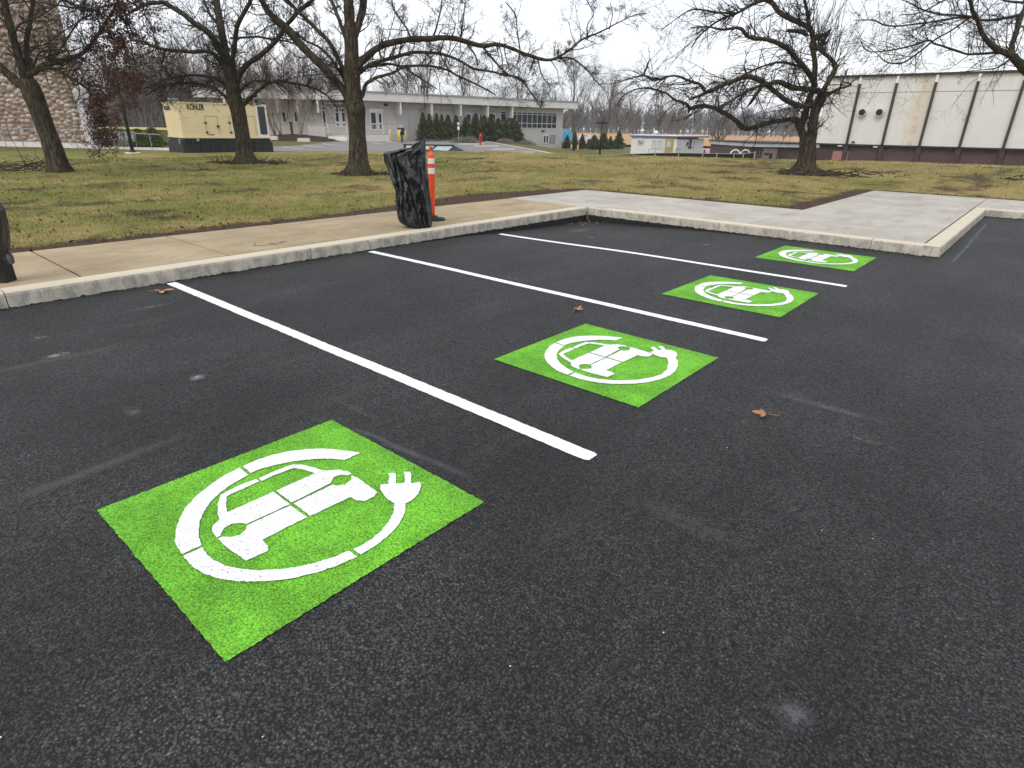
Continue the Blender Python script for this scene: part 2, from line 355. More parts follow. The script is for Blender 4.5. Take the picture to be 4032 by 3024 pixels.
def mat_panel(name, c, rust=None, wave=0):
    n = NT(name)
    col = n.mix(n.ramp(n.noise(.7, 5, .6), [(.3, 0.0), (.7, 1.0)]), tuple(x * .93 for x in c), c)
    col = n.mix(1, col, n.ramp(n.noise(26, 4, .8), [(.35, .92), (.65, 1.06)]), 'MULTIPLY')
    col = n.mix(n.math('MULTIPLY', n.ramp(n.noise(1.2, 6, .7, n.map((1, 1, .16))), [(.5, 0.0), (.75, 1.0)]), .25), col, tuple(x * .62 for x in c))
    if rust:
        col = rust(n, col)
    return n.done(col, .8, .25, n.bump(n.noise(30, 4), .25, .02))
def mat_glass(name='window_glass', c=(.02, .024, .028)):
    n = NT(name); f = n.ramp(n.noise(.5, 3), [(.35, 0.0), (.65, 1.0)])
    return n.done(n.mix(f, c, tuple(x * 2.2 for x in c)), .25, .3)
def mat_bag():
    n = NT('black_plastic_sheet'); w = n.noise(6, 6, .75, dist=.8)
    return n.done(n.mix(w, (.004, .004, .005), (.011, .0115, .014)), n.ramp(n.noise(4, 3), [(.3, .20), (.7, .38)]), .6, n.bump(n.noise(7, 4, .5, n.map((1, 1, .55)), dist=1.4), .7, .05))

SCUFFS = [(225, 1396, .05, .10, .9, (.35, .34, .31)), (779, 1486, .06, .06, .9, (.35, .36, .38)), (594, 1209, .05, .22, .55, (.2, .19, .17)), (159, 1327, .03, .05, .8, (.3, .29, .26)),
          (3121, 2809, .07, .07, .5, (.16, .16, .17)), (3250, 1600, .38, .05, .45, (.16, .155, .15)), (3425, 1738, .16, .03, .5, (.16, .155, .15)), (2030, 1097, .22, .025, .5, (.14, .14, .14)),
          (2700, 2050, .3, .09, .3, (.12, .115, .11)), (1400, 1610, .30, .03, .4, (.13, .12, .10)), (520, 1620, .1, .05, .5, (.16, .16, .16)), (2280, 888, .16, .32, .7, (.22, .14, .09)), (3850, 868, .12, .16, .6, (.2, .13, .09)), (2780, 960, .05, .05, .9, (.3, .3, .3)), (2330, 925, .04, .1, .8, (.3, .29, .28))]
SEAMS = [((-200, 2060), (760, 1700), .06, (.062, .057, .048)), ((-100, 1480), (560, 1340), .07, (.07, .064, .052)), ((2950, 1540), (4300, 1880), .022, (.008, .008, .009)), ((1330, 1660), (1900, 1905), .03, (.07, .07, .075)), ((3750, 1035), (3885, 880), .03, (.10, .105, .115)), ((900, 1130), (1290, 1110), .05, (.012, .012, .013))]
M = dict(asphalt=mat_asphalt(), white=mat_paint('white_road_paint', (.93, .94, .94), (.80, .81, .82), (.59, .67), .86, .96), stripe=mat_paint('white_stripe_paint', (.93, .94, .95), (.85, .86, .87), (.66, .76), .92, .97),
         green=mat_paint('green_road_paint', (.235, .66, .045), (.12, .42, .022), (.56, .66), .58),
         lawn=mat_lawn(), tan=mat_concrete('tan_concrete', (.325, .258, .155), (.415, .335, .215), (.235, .18, .11)), pale=mat_concrete('pale_concrete', (.385, .360, .305), (.475, .445, .385), (.30, .275, .235)),
         kerb=mat_kerb(), bark=mat_bark('bark'), twig=simple('twig_bark', (.042, .034, .028), .35, 3, .9, .15), fartwig=simple('hazed_twig_bark', (.15, .13, .115), .3, .3, .95, .1),  # fartwig: distance haze is put into the lighter grey-brown twig colour
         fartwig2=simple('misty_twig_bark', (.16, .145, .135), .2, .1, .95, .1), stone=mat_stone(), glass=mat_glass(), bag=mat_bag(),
         joint=simple('joint_filler', (.075, .052, .028), .2, 10), whitemetal=simple('white_metal', (.72, .72, .71), .05, 3, .5), fascia=simple('pale_fascia', (.64, .61, .57), .07, 1, .7), grey=simple('grey_metal', (.28, .30, .32), .1, 3, .5),
         black=simple('black_metal', (.012, .012, .013), .2, 4, .5), yellow=simple('yellow_paint', (.75, .56, .10), .08, 4, .5), red=simple('hydrant_red', (.42, .035, .03), .1, 8, .5),
         orange=simple('orange_plastic', (.80, .075, .022), .06, 8, .42, .4), refl=simple('white_reflective', (.72, .72, .70), .1, 60, .5), rubber=simple('black_rubber', (.014, .014, .015), .2, 8, .6),
         brown=simple('brown_siding', (.10, .065, .062), .12, 1.2, .8), darkbrown=simple('dark_brown_trim', (.055, .038, .036), .12, 2, .7), mulch=simple('mulch', (.05, .034, .026), .4, 6, .95, .1, bump=.6),
         cream=simple('cream_enclosure', (.72, .61, .36), .035, 2, .5), dkgrey=simple('charcoal_steel', (.032, .034, .038), .15, 2, .6), leafdead=simple('dead_leaf', (.095, .045, .030), .5, 9, .8), oak=simple('dry_oak_leaf', (.40, .19, .10), .25, 12, .7),
         conif=simple('conifer_needles', (.045, .066, .030), .5, 2.5, .9, .1, c2=(.16, .19, .085)), pine=simple('pine_needles', (.075, .10, .03), .5, 3, .9, .1, c2=(.19, .23, .08)), blue=simple('blue_tarp', (.06, .38, .62), .1, 1, .5), darkgreen=simple('dark_green_paint', (.012, .03, .025), .2, 4, .4), palepanel=simple('pale_blue_panel', (.42, .50, .50), .12, 3, .35),
         lot=simple('worn_asphalt', (.20, .185, .175), .12, .6, .9), oldline=simple('faded_line_paint', (.50, .49, .47), .15, 2, .8), field=simple('rust_crop', (.42, .24, .11), .25, .3, .95), silt=simple('black_fabric', (.014, .015, .017), .3, 2, .8), wood=simple('grey_timber', (.33, .31, .28), .15, 6, .8))
M['wall'] = mat_panel('precast_wall', (.55, .52, .48))
# ================================================================== SETTING
def struct(o): o['kind'] = 'structure'; return o
def abgrid(name, As, Bs, keep, zf, mat, rot=True):
    idx = {}; v = []; f = []
    def vid(i, j):
        if (i, j) not in idx: idx[(i, j)] = len(v); v.append((As[i], Bs[j], zf(As[i], Bs[j])))
        return idx[(i, j)]
    for i in range(len(As) - 1):
        for j in range(len(Bs) - 1):
            if keep((As[i] + As[i + 1]) / 2, (Bs[j] + Bs[j + 1]) / 2): f.append((vid(i, j), vid(i + 1, j), vid(i + 1, j + 1), vid(i, j + 1)))
    me = bpy.data.meshes.new(name); me.from_pydata(v, [], f); me.update(); me.polygons.foreach_set('use_smooth', [True] * len(f)); me.materials.append(mat)
    o = bpy.data.objects.new(name, me); COL.objects.link(o); o.rotation_euler = (0, 0, TH); ORG[o.name] = (0, 0, 0)
    return o
def lines(lo, hi, extra, fine=.5, nearr=40, midr=110):
    s = set()
    x = 0.0; st = fine
    for sgn in (1, -1):
        x = 0.0
        while abs(x) < 2500:
            s.add(round(x, 3)); ax = abs(x); x += sgn * (fine if ax < nearr else (1.5 if ax < midr else max(4, ax * .12)))
    s |= set(extra); L = sorted(v for v in s if lo <= v <= hi)
    out = [L[0]]
    for v in L[1:]:
        if v - out[-1] < .12 and v not in extra: continue
        if v - out[-1] < .12 and out[-1] not in extra: out[-1] = v; continue
        out.append(v)
    return out
def ZA(a, b):
    d2 = ((a + 7.2) / 2.2) ** 2 + ((b - 10.2) / 2.6) ** 2
    z = -0.115 * math.exp(-d2) + 0.006 * mnoise.noise((a * .8, b * .8, 3))
    if a < -7.0 and b < 10.6: z += .012 * max(0, mnoise.noise((a * 9, b * 5, 1)))
    return z
Aa = lines(-7.15, 60, [-7.15, -7.09, -7.04, -6.97, -1.1]); Ab = lines(-60, 17.0, [10.6, 16.98] + [i * .1 for i in range(-10, 106)])
struct(abgrid('parking_lot', Aa, Ab, lambda a, b: b < 10.6 or (a > -1.1 and b < 16.98), ZA, M['asphalt']))
La = lines(-850, 850, [-9.3, -9.36, -9.45, -3.85, -3.92]); Lb = lines(-850, 850, [13.65, 13.72, 19.95, 20.02])
def lawn_z(a, b): x, y = ab2w(a, b); return TZ(x, y)
struct(abgrid('lawn', La, Lb, lambda a, b: not inslab(a, b) and not (a > 60 and b < 17), lawn_z, M['lawn']))
base = MB().box(-9.3, 60, -62, 20, -.7, -.45, Matrix.Rotation(TH, 4, 'Z')).build('ground', M['mulch']); struct(base)

# pavement slabs, each slab with its own gap, all one structure per pour
def slabs(name, rects, mat, z1=.15, gap=.022):
    mb = MB()
    for (a0, a1, b0, b1) in rects:
        g = gap / 2; e = .008
        vb = [(a0 + g, b0 + g), (a1 - g, b0 + g), (a1 - g, b1 - g), (a0 + g, b1 - g)]; vt = [(a0 + g + e, b0 + g + e), (a1 - g - e, b0 + g + e), (a1 - g - e, b1 - g - e), (a0 + g + e, b1 - g - e)]
        v = [(x, y, -.1) for x, y in vb] + [(x, y, z1 - .006) for x, y in vb] + [(x, y, z1) for x, y in vt]
        f = [(i, (i + 1) % 4, 4 + (i + 1) % 4, 4 + i) for i in range(4)] + [(4 + i, 4 + (i + 1) % 4, 8 + (i + 1) % 4, 8 + i) for i in range(4)] + [(8, 9, 10, 11)]
        mb.add(v, f)
    o = mb.build(name, mat); o.rotation_euler = (0, 0, TH); return struct(o)
jb = [1.69 + 1.57 * i for i in range(-30, 5)] + [9.52, 10.6]
slabs('pavement', [(-9.3, -7.37, jb[i], jb[i + 1]) for i in range(len(jb) - 1)], M['tan'])
slabs('path', [(-9.3, -6.6, 10.6, 13.65), (-6.6, -3.85, 10.8, 13.65), (-3.85, -1.25, 10.8, 19.95), (-1.25, 3.2, 17.22, 19.95), (3.2, 7.6, 17.22, 19.95), (7.6, 12, 17.22, 19.95), (12, 60, 17.22, 19.95)], M['pale'], .152, .014)
jf = MB().box(-9.29, -7.3, -50, 11, -.2, .135).box(-9.29, -1.18, 10.75, 13.6, -.2, .136).box(-3.84, -1.18, 13.6, 19.94, -.2, .136).box(-1.2, 60, 17.15, 19.94, -.2, .135).build('joint_filler', M['joint']); jf.rotation_euler = (0, 0, TH); struct(jf)
# kerbs: rounded-top profile swept in lengths with open joints
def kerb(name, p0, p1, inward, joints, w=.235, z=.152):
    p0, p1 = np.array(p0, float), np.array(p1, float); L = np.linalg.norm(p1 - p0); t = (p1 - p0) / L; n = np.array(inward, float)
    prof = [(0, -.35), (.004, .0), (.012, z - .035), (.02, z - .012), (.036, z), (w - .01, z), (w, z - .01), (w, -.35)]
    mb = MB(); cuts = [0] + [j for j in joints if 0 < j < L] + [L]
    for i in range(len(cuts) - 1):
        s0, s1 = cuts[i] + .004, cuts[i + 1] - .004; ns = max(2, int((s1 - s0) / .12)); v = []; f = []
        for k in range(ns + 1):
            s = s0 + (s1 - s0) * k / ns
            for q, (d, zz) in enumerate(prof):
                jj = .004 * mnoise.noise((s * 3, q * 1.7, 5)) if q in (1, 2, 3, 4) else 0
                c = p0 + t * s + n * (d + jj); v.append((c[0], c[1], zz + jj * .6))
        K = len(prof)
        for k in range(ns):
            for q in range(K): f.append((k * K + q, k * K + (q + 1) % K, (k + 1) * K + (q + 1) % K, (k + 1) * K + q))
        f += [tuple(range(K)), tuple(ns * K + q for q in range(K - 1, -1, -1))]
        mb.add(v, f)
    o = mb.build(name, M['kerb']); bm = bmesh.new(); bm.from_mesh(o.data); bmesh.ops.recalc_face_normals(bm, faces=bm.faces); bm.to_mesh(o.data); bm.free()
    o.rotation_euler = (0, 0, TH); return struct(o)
kerb('kerb', (-7.12, -50), (-7.12, 10.55), (-1, 0), [50 - 2.2 + 3.2 * i for i in range(-14, 4)])
kerb('kerb', (-7.10, 10.56), (-1.02, 10.56), (0, 1), [2.05, 5.2])
kerb('kerb', (-1.0, 10.57), (-1.0, 17.0), (-1, 0), [.26, 3.2])
kerb('kerb', (-1.22, 16.98), (60, 16.98), (0, 1), [3 * i for i in range(1, 20)])

# painted stripes and charging symbols
ROT = Matrix.Rotation(TH, 4, 'Z')
def rag(poly, step=.015, jit=.0022, close=True):
    out = []
    n = len(poly)
    for i in range(n):
        p, q = np.array(poly[i]), np.array(poly[(i + 1) % n]); L = np.linalg.norm(q - p); k = max(1, int(L / step)); d = (q - p) / L; nn = np.array([-d[1], d[0]])
        for j in range(k):
            c = p + (q - p) * j / k + (nn * random.uniform(-jit, jit) if j else 0); out.append((float(c[0]), float(c[1])))
    return out
def paint(name, polys, mat, z, parent=None, org=None, fine=False):
    mb = MB()
    for poly in polys:
        pg = rag(poly); mb.add([(x, y, z + ZA(x, y)) for x, y in pg], [tuple(range(len(pg)))])
    mb.v = [tuple(ROT @ Vector(p)) for p in mb.v]
    o = mb.build(name, mat, parent, org=org)
    if parent is None and org is None: pass
    return o
def strip(a0, a1, b, w=.051):
    return [(a0, b - w), (a0 + 1.2, b - w), (a0 + 2.6, b - w + .002), (a1 - .03, b - w), (a1, b - w + .03), (a1, b + w - .03), (a1 - .03, b + w), (a0 + 2.6, b + w + .001), (a0 + 1.2, b + w), (a0 - .02, b + w)]
def strip_obj(a0, a1, b, label):
    v, f = [], []; N = 220; mb = MB()
    for i in range(N + 1):
        a = a0 + (a1 - a0) * i / N; w = .051 - (.012 if i == N else 0)
        for s in (-1, 1): bb = b + s * w + random.uniform(-.0028, .0028); v.append(tuple(ROT @ Vector((a, bb, ZA(a, b) + .004))))
    f = [(2 * i, 2 * i + 2, 2 * i + 3, 2 * i + 1) for i in range(N)]
    mb.add(v, f); c = ROT @ Vector(((a0 + a1) / 2, b, 0)); o = mb.build('parking_line', M['stripe'], org=tuple(c)); tag(o, label, 'parking line', 'white parking bay lines')
strip_obj(-7.08, -1.50, 2.43, 'longest and nearest of the three white bay lines, starting beside the curled leaf')
strip_obj(-7.05, -1.51, 5.085, 'middle white bay line, between the second and third green squares')
strip_obj(-6.95, -1.52, 7.70, 'far white bay line, starting near the kerb corner')
SYM = {
'r1': [(-0.509, 0.006), (-0.515, 0.08), (-0.506, 0.163), (-0.479, 0.239), (-0.436, 0.308), (-0.381, 0.37), (-0.313, 0.424), (-0.231, 0.468), (-0.17, 0.498), (-0.17, 0.395), (-0.224, 0.364), (-0.271, 0.324), (-0.323, 0.262), (-0.365, 0.196), (-0.396, 0.125), (-0.414, 0.059), (-0.414, -0.0)],
'r2': [(-0.509, -0.012), (-0.493, -0.097), (-0.459, -0.181), (-0.415, -0.266), (-0.354, -0.34), (-0.285, -0.398), (-0.21, -0.444), (-0.143, -0.474), (-0.082, -0.488), (-0.024, -0.492), (-0.022, -0.414), (-0.081, -0.4), (-0.137, -0.378), (-0.203, -0.343), (-0.257, -0.302), (-0.311, -0.247), (-0.353, -0.186), (-0.381, -0.12), (-0.398, -0.052), (-0.408, -0.014)],
'r3': [(-0.007, -0.494), (0.089, -0.496), (0.174, -0.479), (0.238, -0.454), (0.296, -0.421), (0.355, -0.372), (0.406, -0.318), (0.45, -0.26), (0.487, -0.189), (0.514, -0.107), (0.529, -0.021), (0.472, -0.022), (0.459, -0.089), (0.434, -0.155), (0.4, -0.222), (0.354, -0.281), (0.3, -0.335), (0.247, -0.372), (0.181, -0.404), (0.115, -0.422), (0.052, -0.425), (-0.008, -0.417)],
'c1': [(-0.337, 0.003), (-0.342, 0.074), (-0.338, 0.147), (-0.333, 0.189), (-0.292, 0.221), (-0.223, 0.247), (-0.169, 0.258), (-0.139, 0.285), (-0.17, 0.219), (-0.228, 0.204), (-0.294, 0.177), (-0.301, 0.137), (-0.306, 0.064), (-0.302, -0.0)],
'c2': [(-0.343, -0.009), (-0.347, -0.078), (-0.341, -0.154), (-0.333, -0.191), (-0.278, -0.228), (-0.204, -0.264), (-0.142, -0.283), (-0.168, -0.231), (-0.18, -0.232), (-0.235, -0.21), (-0.296, -0.18), (-0.302, -0.158), (-0.303, -0.094), (-0.307, -0.009)],
'c3': [(-0.119, -0.324), (-0.146, -0.281), (-0.171, -0.23), (-0.170, -0.008), (-0.016, -0.009), (-0.022, -0.217), (-0.045, -0.228), (-0.072, -0.259), (-0.068, -0.296), (-0.027, -0.332), (-0.026, -0.35), (-0.087, -0.341)],
'c4': [(-0.171, 0.005), (-0.17, 0.219), (-0.139, 0.285), (-0.107, 0.322), (-0.05, 0.342), (-0.026, 0.339), (-0.028, 0.32), (-0.059, 0.301), (-0.069, 0.262), (-0.033, 0.221), (-0.022, 0.003)],
'c5': [(-0.014, -0.348), (-0.014, -0.331), (0.015, -0.309), (0.033, -0.275), (0.015, -0.24), (-0.011, -0.222), (-0.006, -0.012), (0.133, -0.012), (0.134, -0.226), (0.192, -0.231), (0.221, -0.247), (0.212, -0.335), (0.099, -0.349)],
'c6': [(-0.010, 0.005), (-0.012, 0.217), (0.014, 0.229), (0.035, 0.26), (0.019, 0.305), (-0.015, 0.331), (0.029, 0.339), (0.207, 0.325), (0.224, 0.295), (0.222, 0.239), (0.191, 0.217), (0.144, 0.212), (0.136, 0.003)]}
CORD_A = [(0.53, -0.003), (0.528, 0.066), (0.518, 0.135), (0.496, 0.206), (0.465, 0.265), (0.425, 0.318), (0.373, 0.366), (0.332, 0.329), (0.391, 0.277), (0.434, 0.217), (0.462, 0.157), (0.48, 0.092), (0.483, 0.039), (0.475, -0.003)]
PLUG_A = [(0.165, 0.375), (0.188, 0.405), (0.13, 0.456), (0.107, 0.468), (0.133, 0.492), (0.156, 0.48), (0.212, 0.434), (0.24, 0.467), (0.189, 0.51), (0.155, 0.529), (0.18, 0.552), (0.206, 0.538), (0.267, 0.484), (0.29, 0.522), (0.324, 0.501), (0.366, 0.448), (0.38, 0.405), (0.384, 0.361), (0.345, 0.322), (0.298, 0.319), (0.241, 0.334), (0.189, 0.354)]
CORD_B = [(0.53, -0.012), (0.518, 0.112), (0.484, 0.222), (0.440, 0.310), (0.385, 0.372), (0.336, 0.329), (0.402, 0.223), (0.457, 0.099), (0.473, -0.02)]
PLUG_B = [(0.182, 0.338), (0.193, 0.385), (0.137, 0.430), (0.130, 0.466), (0.150, 0.472), (0.208, 0.425), (0.225, 0.452), (0.168, 0.498), (0.166, 0.530), (0.190, 0.532), (0.250, 0.480), (0.284, 0.503), (0.338, 0.486), (0.37, 0.437), (0.39, 0.375), (0.35, 0.318), (0.293, 0.295), (0.221, 0.316)]
SQL = ['large green charging-bay square nearest the camera, its plug turned towards the kerb', 'green charging-bay square lying between the first and second white bay lines', 'green charging-bay square lying between the second and third white bay lines', 'smallest green charging-bay square, nearest the pale kerb corner']
for i, (ca, cb, ha, hb) in enumerate([(-2.285, 1.105, .637, .622), (-2.27, 3.775, .632, .618), (-2.288, 6.488, .628, .624), (-2.31, 9.295, .640, .640)]):
    c = ROT @ Vector((ca, cb, 0)); t = thing('charging_bay_marking', SQL[i], 'road marking', tuple(c), 'green electric vehicle bay markings')
    N = 90; mb = MB(); v = []
    for ii in range(N + 1):
        for jj in range(N + 1):
            a = ca - ha + 2 * ha * ii / N; b = cb - hb + 2 * hb * jj / N
            if ii in (0, N): a += random.uniform(-.0028, .0028)
            if jj in (0, N): b += random.uniform(-.0028, .0028)
            v.append(tuple(ROT @ Vector((a, b, ZA(a, b) + .004))))
    mb.add(v, [(p * (N + 1) + q, (p + 1) * (N + 1) + q, (p + 1) * (N + 1) + q + 1, p * (N + 1) + q + 1) for p in range(N) for q in range(N)]); sq = mb.build('green_square', M['green'], t)
    def place(polys): return [[(ca + x * (1.0 if i else .995), cb + y) for x, y in pl] for pl in polys]
    e = []
    for a_, b_, nx, ny in ((ca - ha, ca + ha, 0, cb - hb), (ca - ha, ca + ha, 0, cb + hb)):
        pass
    paint('charging_ring', place([SYM['r1'], SYM['r2'], SYM['r3'], CORD_A if i == 0 else CORD_B]), M['white'], .009, t)
    paint('car_symbol', place([SYM[k] for k in ('c1', 'c2', 'c3', 'c4', 'c5', 'c6')]), M['white'], .009, t)
    paint('plug_symbol', place([PLUG_A if i == 0 else PLUG_B]), M['white'], .010, t)
#@@PART2
# ================================================================== TREES
def crom(pts, sub):
    pts = [np.array(p, float) for p in pts]; q = [2 * pts[0] - pts[1]] + pts + [2 * pts[-1] - pts[-2]]; out = []
    for i in range(1, len(q) - 2):
        for k in range(sub):
            t = k / sub; p0, p1, p2, p3 = q[i - 1], q[i], q[i + 1], q[i + 2]
            out.append(.5 * (2 * p1 + (p2 - p0) * t + (2 * p0 - 5 * p1 + 4 * p2 - p3) * t * t + (3 * p1 - p0 - 3 * p2 + p3) * t ** 3))
    out.append(q[-2]); return out
def grow(starts, dirs, L, r0, rng, n=5, wig=.25, up=.1, taper=.25):
    """m shoots: starts (m,3) dirs (m,3) L (m,) -> pts (m,n,3)"""
    m = len(starts); p = np.empty((m, n, 3)); p[:, 0] = starts; d = dirs / (np.linalg.norm(dirs, axis=1, keepdims=True) + 1e-9)
    for i in range(1, n):
        d = d + rng.normal(0, wig, (m, 3)) + np.array([0, 0, up]); d /= np.linalg.norm(d, axis=1, keepdims=True) + 1e-9
        p[:, i] = p[:, i - 1] + d * (L / (n - 1))[:, None]
    rad = r0[:, None] * np.linspace(1, taper, n)[None, :]
    return p, rad
def perp(t, rng, m):
    v = rng.normal(0, 1, (m, 3)); v -= (v * t).sum(1, keepdims=True) * t; return v / (np.linalg.norm(v, axis=1, keepdims=True) + 1e-9)
def twigs_from(path_p, path_r, rng, per_m, lmin, lmax, bias=(0, 0, .3), fwd=.5, rscale=.45, rmax=.02, levels=2, spur=0, wig=.25, up=.08, sub_per=5):
    """path_p: list of arrays(n,3); returns list of (pts, rad) batches"""
    st, tg, rr = [], [], []
    for p, r in zip(path_p, path_r):
        seg = np.linalg.norm(p[1:] - p[:-1], axis=1); L = seg.sum(); k = rng.poisson(L * per_m)
        if k == 0: continue
        s = rng.uniform(.02, 1, k) * L; cum = np.concatenate([[0], np.cumsum(seg)]); i = np.clip(np.searchsorted(cum, s) - 1, 0, len(seg) - 1); f = (s - cum[i]) / (seg[i] + 1e-9)
        st.append(p[i] + (p[i + 1] - p[i]) * f[:, None]); tg.append((p[i + 1] - p[i]) / (seg[i][:, None] + 1e-9)); rr.append(r[i] + (r[i + 1] - r[i]) * f)
    if not st: return []
    st = np.concatenate(st); tg = np.concatenate(tg); rr = np.concatenate(rr); m = len(st)
    d = perp(tg, rng, m) + tg * fwd + np.array(bias); L = rng.uniform(lmin, lmax, m); r0 = np.minimum(rr * rscale, rmax) + .002
    p, r = grow(st, d, L, r0, rng, 6, wig, up); out = [(p, r)]
    cur = [(p, r, L)]
    for lv in range(levels - 1):
        nxt = []
        for (p, r, L) in cur:
            m = len(p); k = sub_per; idx = rng.integers(1, p.shape[1] - 1, (m, k)); ii = np.arange(m)[:, None]
            s = p[ii, idx].reshape(-1, 3); t = (p[ii, idx + 1] - p[ii, idx]).reshape(-1, 3); t /= np.linalg.norm(t, axis=1, keepdims=True) + 1e-9
            Ls = np.repeat(L, k) * rng.uniform(.25, .6, m * k); rs = np.maximum(r[ii, idx].reshape(-1) * .55, .0021)
            q, rq = grow(s, perp(t, rng, m * k) + t * .8 + np.array(bias) * .5, Ls, rs, rng, 4, wig, up, .5)
            out.append((q, rq)); nxt.append((q, rq, Ls))
        cur = nxt
    if spur:
        for (p, r) in list(out):
            m, n, _ = p.shape; k = max(1, int(spur * (n - 1))); idx = rng.integers(0, n - 1, (m, k)); ii = np.arange(m)[:, None]; fr = rng.random((m, k))[..., None]
            s = (p[ii, idx] * (1 - fr) + p[ii, idx + 1] * fr).reshape(-1, 3); t = (p[ii, idx + 1] - p[ii, idx]).reshape(-1, 3); t /= np.linalg.norm(t, axis=1, keepdims=True) + 1e-9
            q, rq = grow(s, perp(t, rng, m * k) + t * .3, rng.uniform(.04, .13, m * k), np.full(m * k, .0034), rng, 3, .2, 0, .8); out.append((q, rq))
    return out
def merge(batches, k=3):
    V, F, n = [], [], 0
    for p, r in batches:
        v, f = batch_tubes(p, r, k); V.append(v); F.append(f + n); n += len(v)
    return np.concatenate(V), np.concatenate(F)
def traced_tree(name, label, Y0, trunk, limbs, seed, kw, base_px=None, rs=.9, group=None, sweep=2.2, extra=None, lsc=.86):
    """trunk / limbs: [(px, py, half width px)], turned into metres around the tree's own distance; each limb swings towards or away from the viewer"""
    rng = np.random.default_rng(seed); rnd = random.Random(seed)
    b = trunk[0]; base = P(b[0], b[1], Y0); gz = TZ(base[0], base[1])
    t = thing(name, label, 'tree', (base[0], base[1], gz), group)
    def conv(pl, y0, y1):
        n = len(pl); out = []
        for i, (x, y, r) in enumerate(pl):
            s = i / (n - 1); yy = y0 + (y1 - y0) * s ** 1.2; q = P(x, y, yy); out.append(list(q) + [r * rs / FPX * zc(x, y, yy)])
        return out
    tp = conv(trunk, Y0, Y0)
    placed = [(x, y, Y0) for x, y, r in trunk]
    mb = MB()
    q = crom(tp, 4); pts = [a[:3] for a in q]; rad = [float(a[3]) for a in q]
    # trunk: ribbed, flared foot with roots
    K = 22; v = []; f = []
    top = [np.array([pts[0][0], pts[0][1], gz - .25])] + [p for p in pts[0:]]
    rr = [rad[0] * 1.25] + rad
    for i, (p, r) in enumerate(zip(top, rr)):
        h = max(0, p[2] - gz)
        for j in range(K):
            an = 2 * math.pi * j / K; fl = .55 * math.exp(-h / .22) * max(0, math.cos(an * 5 + seed) * .6 + .35 + .3 * math.cos(an * 2 + 1)) if h < 1.2 else 0
            w = 1 + .07 * mnoise.noise((math.cos(an) * 2, math.sin(an) * 2, h * 1.4 + seed)) + .045 * mnoise.noise((math.cos(an) * 6, math.sin(an) * 6, h * 3)) + fl
            v.append((p[0] + math.cos(an) * r * w, p[1] + math.sin(an) * r * w, p[2]))
    n = len(top); f = [(i * K + j, i * K + (j + 1) % K, (i + 1) * K + (j + 1) % K, (i + 1) * K + j) for i in range(n - 1) for j in range(K)] + [tuple((n - 1) * K + j for j in range(K))]
    mb.add(v, f)
    paths, prad = [], []
    for li, lb in enumerate(limbs):
        x0, y0 = lb[0][0], lb[0][1]; near = min(placed, key=lambda c: (c[0] - x0) ** 2 + (c[1] - y0) ** 2); ys = near[2]
        Lpx = sum(math.hypot(lb[i + 1][0] - lb[i][0], lb[i + 1][1] - lb[i][1]) for i in range(len(lb) - 1))
        dy = rnd.uniform(-1, 1) * sweep * min(1, Lpx / 500)
        c = conv([(x, y, r * lsc) for x, y, r in lb], ys, ys + dy); m = len(lb)
        placed += [(x, y, ys + dy * (i / (m - 1)) ** 1.2) for i, (x, y, r) in enumerate(lb)]
        cc = crom(c, 4); pp = np.array([a[:3] for a in cc]); pr = np.array([max(.004, float(a[3])) for a in cc])
        wob = np.cumsum(rng.normal(0, .008, pp.shape), axis=0); wob -= np.linspace(0, 1, len(pp))[:, None] * wob[-1]; pp = pp + wob * .8
        pr *= 1 + rng.uniform(-.06, .10, len(pr))
        mb.tube(pp, list(pr), 9); paths.append(pp); prad.append(pr)
    mb.build('trunk', M['bark'], t, smooth=True)
    B = twigs_from(paths, prad, rng, **kw)
    if extra: B += extra(paths, prad, rng, tp)
    V_, F_ = merge(B); fast_mesh('crown', V_, F_, M['twig'], t)
    return t, paths, prad, B
z1 = lambda l: [(x * .4521, y * .4521, r * .4521) for x, y, r in l]
z3 = lambda l: [(1800 + x * .4521, y * .4521, r) for x, y, r in l]
z2 = lambda l: [(900 + x * .4521, y * .4521, r) for x, y, r in l]
z4 = lambda l: [(2400 + x * .4521, y * .4521, r) for x, y, r in l]
z5 = lambda l: [(3032 + x * .4521, y * .4521, r) for x, y, r in l]
h1 = hit(238, 678); h2 = hit(972, 641); h3 = hit(1411, 686); h4 = hit(3172, 682)
T1_trunk = z1([(520, 1490, 92), (480, 1350, 84), (430, 1200, 78), (355, 1000, 78), (298, 850, 84), (255, 740, 82), (235, 690, 70)])
